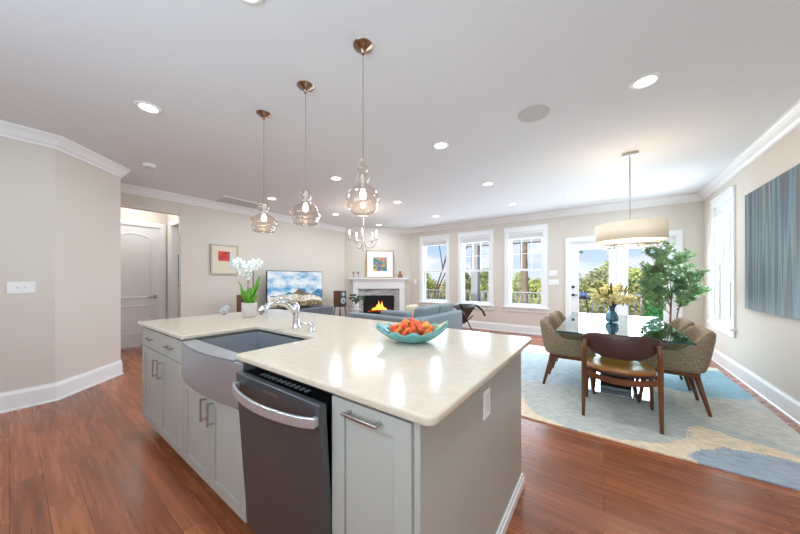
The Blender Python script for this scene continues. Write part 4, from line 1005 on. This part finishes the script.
# drum pendant
DX, DY = .25, 4.29
t = thing('drum_pendant', 'cream fabric drum pendant hanging over the dining table', 'pendant light', (DX, DY, H))
MB().box(-.075, .075, -.05, .05, -.035, 0).build('canopy', M_nickel, t, bevel=.003)
MB().tube([(0, 0, -.03), (0, 0, -.87)], .007, 10).build('rod', M_nickel, t)
M_shade = mat('shade_fabric', (242, 228, 206), .9, Transmission_Weight=0); b = M_shade.node_tree.nodes['Principled BSDF']; b.inputs['Emission Color'].default_value = srgb(255, 226, 186); b.inputs['Emission Strength'].default_value = .18
R_ = .335; z1, z0 = -.835, -1.035
o = MB().lathe([(R_, z0), (R_, z1)], n=64).build('drum_shade', M_shade, t, smooth=True); so = o.modifiers.new('s', 'SOLIDIFY'); so.thickness = .004
MB().lathe([(.0, z0 + .012), (R_ - .006, z0 + .012)], n=48).build('diffuser', emis('warm_diffuser', (255, 226, 186), 1.4), t)
MB().tube([(R_ * .97 * math.cos(2 * PI * k / 3 + a_), R_ * .97 * math.sin(2 * PI * k / 3 + a_), z1 - .01) for k in range(1) for a_ in (0,)] + [(0, 0, z1 - .01)], .004, 6).tube([(0, 0, z1 - .01), (-.16, .28, z1 - .01)], .004, 6).tube([(0, 0, z1 - .01), (-.16, -.28, z1 - .01)], .004, 6).build('spider', M_nickel, t)
for rr_, zz in ((.27, z0 - .05),):
    ring = [(rr_ * math.cos(2 * PI * k / 40), rr_ * math.sin(2 * PI * k / 40)) for k in range(40)]
    m = MB(); m.tube([(x, y, zz) for x, y in ring + ring[:1]], .012, 8, caps=False); m.tube([(x * .62, y * .62, zz - .01) for x, y in ring + ring[:1]], .008, 8, caps=False); m.build('chrome_ring', M_chrome, t, smooth=True)
for k in range(8):
    a = 2 * PI * k / 8 + .2; c, s = math.cos(a), math.sin(a)
    MB().tube([(.27 * c, .27 * s, z0 + .01), (.27 * c, .27 * s, z0 - .075)], .006, 6).ball((.27 * c, .27 * s, z0 - .082), .017, sub=1).build('crystal_drop', mat('crystal', (214, 214, 216), .05, .3), t, smooth=True)
lamp('glow', 'POINT', (0, 0, z0 - .12), 6, t, (1, .88, .72), rad=.2)
lamp('glow', 'POINT', (0, 0, z1 + .10), 6, t, (1, .88, .72), rad=.2)
# striped canvas
t = thing('wall_painting', 'large unframed canvas with blurred vertical blue, teal and brown stripes', 'painting', (XR, 4.12, 1.59), -PI / 2)
def stripes():
    m = bpy.data.materials.new('striped_paint'); m.use_nodes = True; nt = m.node_tree; b = nt.nodes['Principled BSDF']; b.inputs['Roughness'].default_value = .6; N = nt.nodes.new; L = nt.links.new
    tx = N('ShaderNodeTexCoord'); mp = N('ShaderNodeMapping'); mp.inputs['Scale'].default_value = (3.8, 1, .16); L(tx.outputs['Object'], mp.inputs[0])
    z = N('ShaderNodeTexNoise'); z.inputs['Scale'].default_value = 1.7; z.inputs['Detail'].default_value = 2; L(mp.outputs[0], z.inputs['Vector'])
    r = N('ShaderNodeValToRGB'); L(z.outputs[0], r.inputs[0]); el = r.color_ramp.elements
    el[0].position = .30; el[0].color = srgb(60, 72, 84); el[1].position = .70; el[1].color = srgb(196, 200, 196)
    for p, c in ((.38, (112, 96, 92)), (.44, (84, 112, 130)), (.50, (132, 162, 170)), (.56, (112, 104, 96)), (.63, (96, 130, 146))): q = el.new(p); q.color = srgb(*c)
    mp2 = N('ShaderNodeMapping'); mp2.inputs['Scale'].default_value = (22, 1, .6); L(tx.outputs['Object'], mp2.inputs[0]); z2 = N('ShaderNodeTexNoise'); z2.inputs['Scale'].default_value = 2; z2.inputs['Detail'].default_value = 4; L(mp2.outputs[0], z2.inputs['Vector'])
    mr = N('ShaderNodeMapRange'); L(z2.outputs[0], mr.inputs[0]); mr.inputs['To Min'].default_value = .45; mr.inputs['To Max'].default_value = .75
    mu = N('ShaderNodeVectorMath'); mu.operation = 'SCALE'; L(r.outputs[0], mu.inputs[0]); L(mr.outputs[0], mu.inputs['Scale']); L(mu.outputs[0], b.inputs['Base Color']); return m
MB().box(-1.0, 1.0, -.038, -.002, -.67, .67).build('canvas_edge', mat('canvas_edge', (120, 122, 122), .8), t)
MB().box(-1.0, 1.0, -.040, -.038, -.67, .67).build('painted_face', stripes(), t)

# ------------------------------------------------------------------ outdoors
o = struct(MB().box(-6.0, 5.0, YB + .151, 10.2, -.20, -.06).build('deck', M_grey_deck), 'grey boards of the rear deck'); 
gm = mat('leaf_litter', (178, 148, 110), 1, noise=(1.2, .35, 0))
gb = MB(); bmesh.ops.create_grid(gb.bm, x_segments=60, y_segments=60, size=80)
for v in gb.bm.verts:
    v.co.z = -2.6 + .5 * math.sin(v.co.x * .11 + 1) + (.035 * max(0, v.co.y - 16)) + .25 * math.sin(v.co.y * .21)
struct(gb.build('ground', gm, smooth=True), 'leaf covered ground beyond the deck')
def railing(x0, x1, label):
    t = thing('deck_railing', label, 'railing', ((x0 + x1) / 2, 9.7, -.06)); O = ((x0 + x1) / 2, 9.7, -.06)
    MB(O).box(x0, x1, 9.64, 9.76, .82, .86).build('top_rail', M_grey_deck, t); MB(O).box(x0, x1, 9.67, 9.73, .04, .09).build('bottom_rail', M_grey_deck, t)
    n = int((x1 - x0) / .13)
    for k in range(n):
        x = x0 + (k + .5) * (x1 - x0) / n; MB(O).box(x - .018, x + .018, 9.682, 9.718, .09, .82).build('baluster', M_grey_deck, t)
    MB(O).box(x0 - .05, x0 + .05, 9.65, 9.75, -.06, .82).build('post', M_grey_deck, t)
railing(-6.0, -3.85, 'grey deck railing left of the porch column')
railing(-3.45, -1.2, 'grey deck railing seen through the right double-hung window')
railing(-1.1, 1.9, 'grey deck railing seen through the patio doors')
t = thing('porch_column', 'grey square porch column outside the middle window', 'column', (-3.66, 9.6, -.06)); O = (-3.66, 9.6, -.06)
MB(O).box(-3.78, -3.54, 9.48, 9.72, -.06, 2.42).build('shaft', M_grey_deck, t, bevel=.01); MB(O).box(-3.83, -3.49, 9.43, 9.77, -.0599, .12).build('plinth', M_grey_deck, t, bevel=.01)
o = MB((-2.7, 9.6, 2.42)).box(-4.0, -1.2, 9.45, 9.75, 2.42, 2.75).build('porch_beam', M_grey_deck); o.location = (-2.7, 9.6, 2.42); tag(o, 'grey porch beam across the top of the windows outside', 'beam')
t = thing('topiary', 'green clipped conifer in a pot on the deck', 'potted plant', (.93, 8.3, -.06))
MB().lathe([(0, 0), (.14, 0), (.18, .30), (0, .30)]).build('pot', M_dark, t, smooth=True)
m = MB(); rb = random.Random(2)
for z, r in ((.45, .24), (.72, .19), (.93, .15), (1.08, .09)):
    for k in range(260):
        u = Vector((rb.gauss(0, 1), rb.gauss(0, 1), rb.gauss(0, 1))).normalized(); p = u * r * rb.uniform(.8, 1.05) + Vector((0, 0, z)); s = u.orthogonal().normalized() * .022; q = u.cross(s)
        m.quad([p - s, p - q, p + s + u * .02, p + q])
    m.ball((0, 0, z), r * .85, sub=2)
m.build('foliage', mat('conifer_green', (52, 112, 48), .7, noise=(14, .4, 0)), t)
t = thing('patio_table', 'small dark round patio table on the deck outside the left door', 'table', (-.45, 8.6, -.06))
MB().lathe([(0, .84), (.36, .84), (.37, .86), (.36, .87), (0, .87)]).build('top', M_dark, t)
for k in range(4):
    a = PI / 4 + PI / 2 * k; MB().tube([(.12 * math.cos(a), .12 * math.sin(a), .84), (.28 * math.cos(a), .28 * math.sin(a), 0)], .014, 8).build('leg', M_dark, t)
t = thing('lantern', 'small blue glass lantern on the patio table outside', 'lantern', (-.42, 8.5, .81))
MB().lathe([(0, 0), (.05, 0), (.065, .05), (.06, .11), (.035, .14), (0, .14)]).build('body', mat('blue_glass', (66, 96, 150), .2), t, smooth=True)
MB().tube([(-.04, 0, .13), (-.03, 0, .19), (.03, 0, .19), (.04, 0, .13)], .003, 6).build('handle', M_dark, t)
# trees
def tree_mesh(seed, w_, h_, n, green):
    rb = random.Random(seed); tr = MB(); lf = MB()
    tr.tube([(0, 0, -.4), (.05, 0, h_ * .4), (0, .05, h_ * .8)], [.14, .10, .04], 7)
    for k in range(n):
        a = rb.uniform(0, 2 * PI); zz = rb.random(); r = w_ * (math.sin(PI * min(1, .18 + zz * .80)) ** .7) * rb.uniform(.45, 1)
        c = Vector((r * math.cos(a), r * math.sin(a), h_ * (.12 + .88 * zz)))
        for q in range(9):
            p = c + Vector((rb.gauss(0, .16), rb.gauss(0, .16), rb.gauss(0, .12))); s = Vector((rb.uniform(-1, 1), rb.uniform(-1, 1), rb.uniform(-1, 1))).normalized() * .10; u = s.orthogonal().normalized() * .07
            lf.quad([p - s, p - u, p + s, p + u])
    return tr, lf
GR = [mat('yellow_green_foliage', (188, 196, 124), .8, noise=(.9, .35, 0)), mat('mid_green_foliage', (152, 166, 104), .8, noise=(.9, .35, 0)), mat('olive_brown_foliage', (162, 164, 108), .8, noise=(.9, .35, 0))]
TP = []
names = ['yellow-green', 'mid green', 'dull olive']
for i in range(3):
    t = thing('tree', 'bushy %s tree beyond the deck' % names[i], 'tree', (0, 0, 0), 0, 'bushy %s trees beyond the deck' % names[i])
    tr, lf = tree_mesh(20 + i, 1.7, 5.6, 520, i); tr.build('trunk', M_bark, t); lf.build('crown', GR[i], t); TP.append(t)
rb = random.Random(9); used = [False] * 3
spots = []
for row, (Y, st_) in enumerate(((17, 2.5), (21.5, 2.7), (27, 3.2))):
    lo, hi = -1.05 * Y, .34 * Y
    x = lo
    while x < hi: spots.append((x + rb.uniform(-.6, .6), Y + rb.uniform(-1.2, 1.2), row)); x += st_
spots += [(5.6, 9.5, 0), (6.5, 12.5, 1), (7.5, 7.2, 0), (5.2, 15, 1)]
for k, (x, y, row) in enumerate(spots):
    i = rb.choice([0, 1, 0, 1, 2] if row < 2 else [0, 1, 1]); sc = rb.uniform(.60, .82) * (1 + .06 * row)
    if used[i]: o = dup(TP[i], (0, 0, 0))
    else: o = TP[i]; used[i] = True
    o.location = (x, y, -2.7 + .035 * max(0, y - 16)); o.rotation_euler = (0, 0, rb.uniform(0, 6)); o.scale = (sc * 1.1, sc * 1.1, sc)
t = thing('bare_tree', 'tall bare-trunked pine outside the right double-hung window', 'tree', (-2.75, 13, -2.7))
MB().tube([(0, 0, -.3), (.03, 0, 2.5), (-.05, 0, 5), (.02, 0, 9)], [.19, .16, .14, .10], 10).build('trunk', mat('pale_bark', (150, 132, 116), .9, noise=(6, .25, .5)), t, smooth=True)
t = thing('bare_tree', 'leafless forked tree outside the left double-hung window', 'tree', (-8.1, 14, -2.7))
m = MB()
def fork(p, d, ln, r, dep):
    q = Vector(p) + Vector(d) * ln; m.tube([p, q], [r, r * .65], 6)
    if dep:
        for _ in range(3):
            nd = (Vector(d) + Vector((rb.uniform(-1, 1), rb.uniform(-.6, .6), rb.uniform(-.1, .5))) * .5).normalized(); fork(q, nd, ln * .72, r * .58, dep - 1)
fork((0, 0, -.3), Vector((.06, 0, 1)).normalized(), 2.9, .09, 5)
m.build('branches', mat('dark_bark', (96, 84, 76), .9), t)
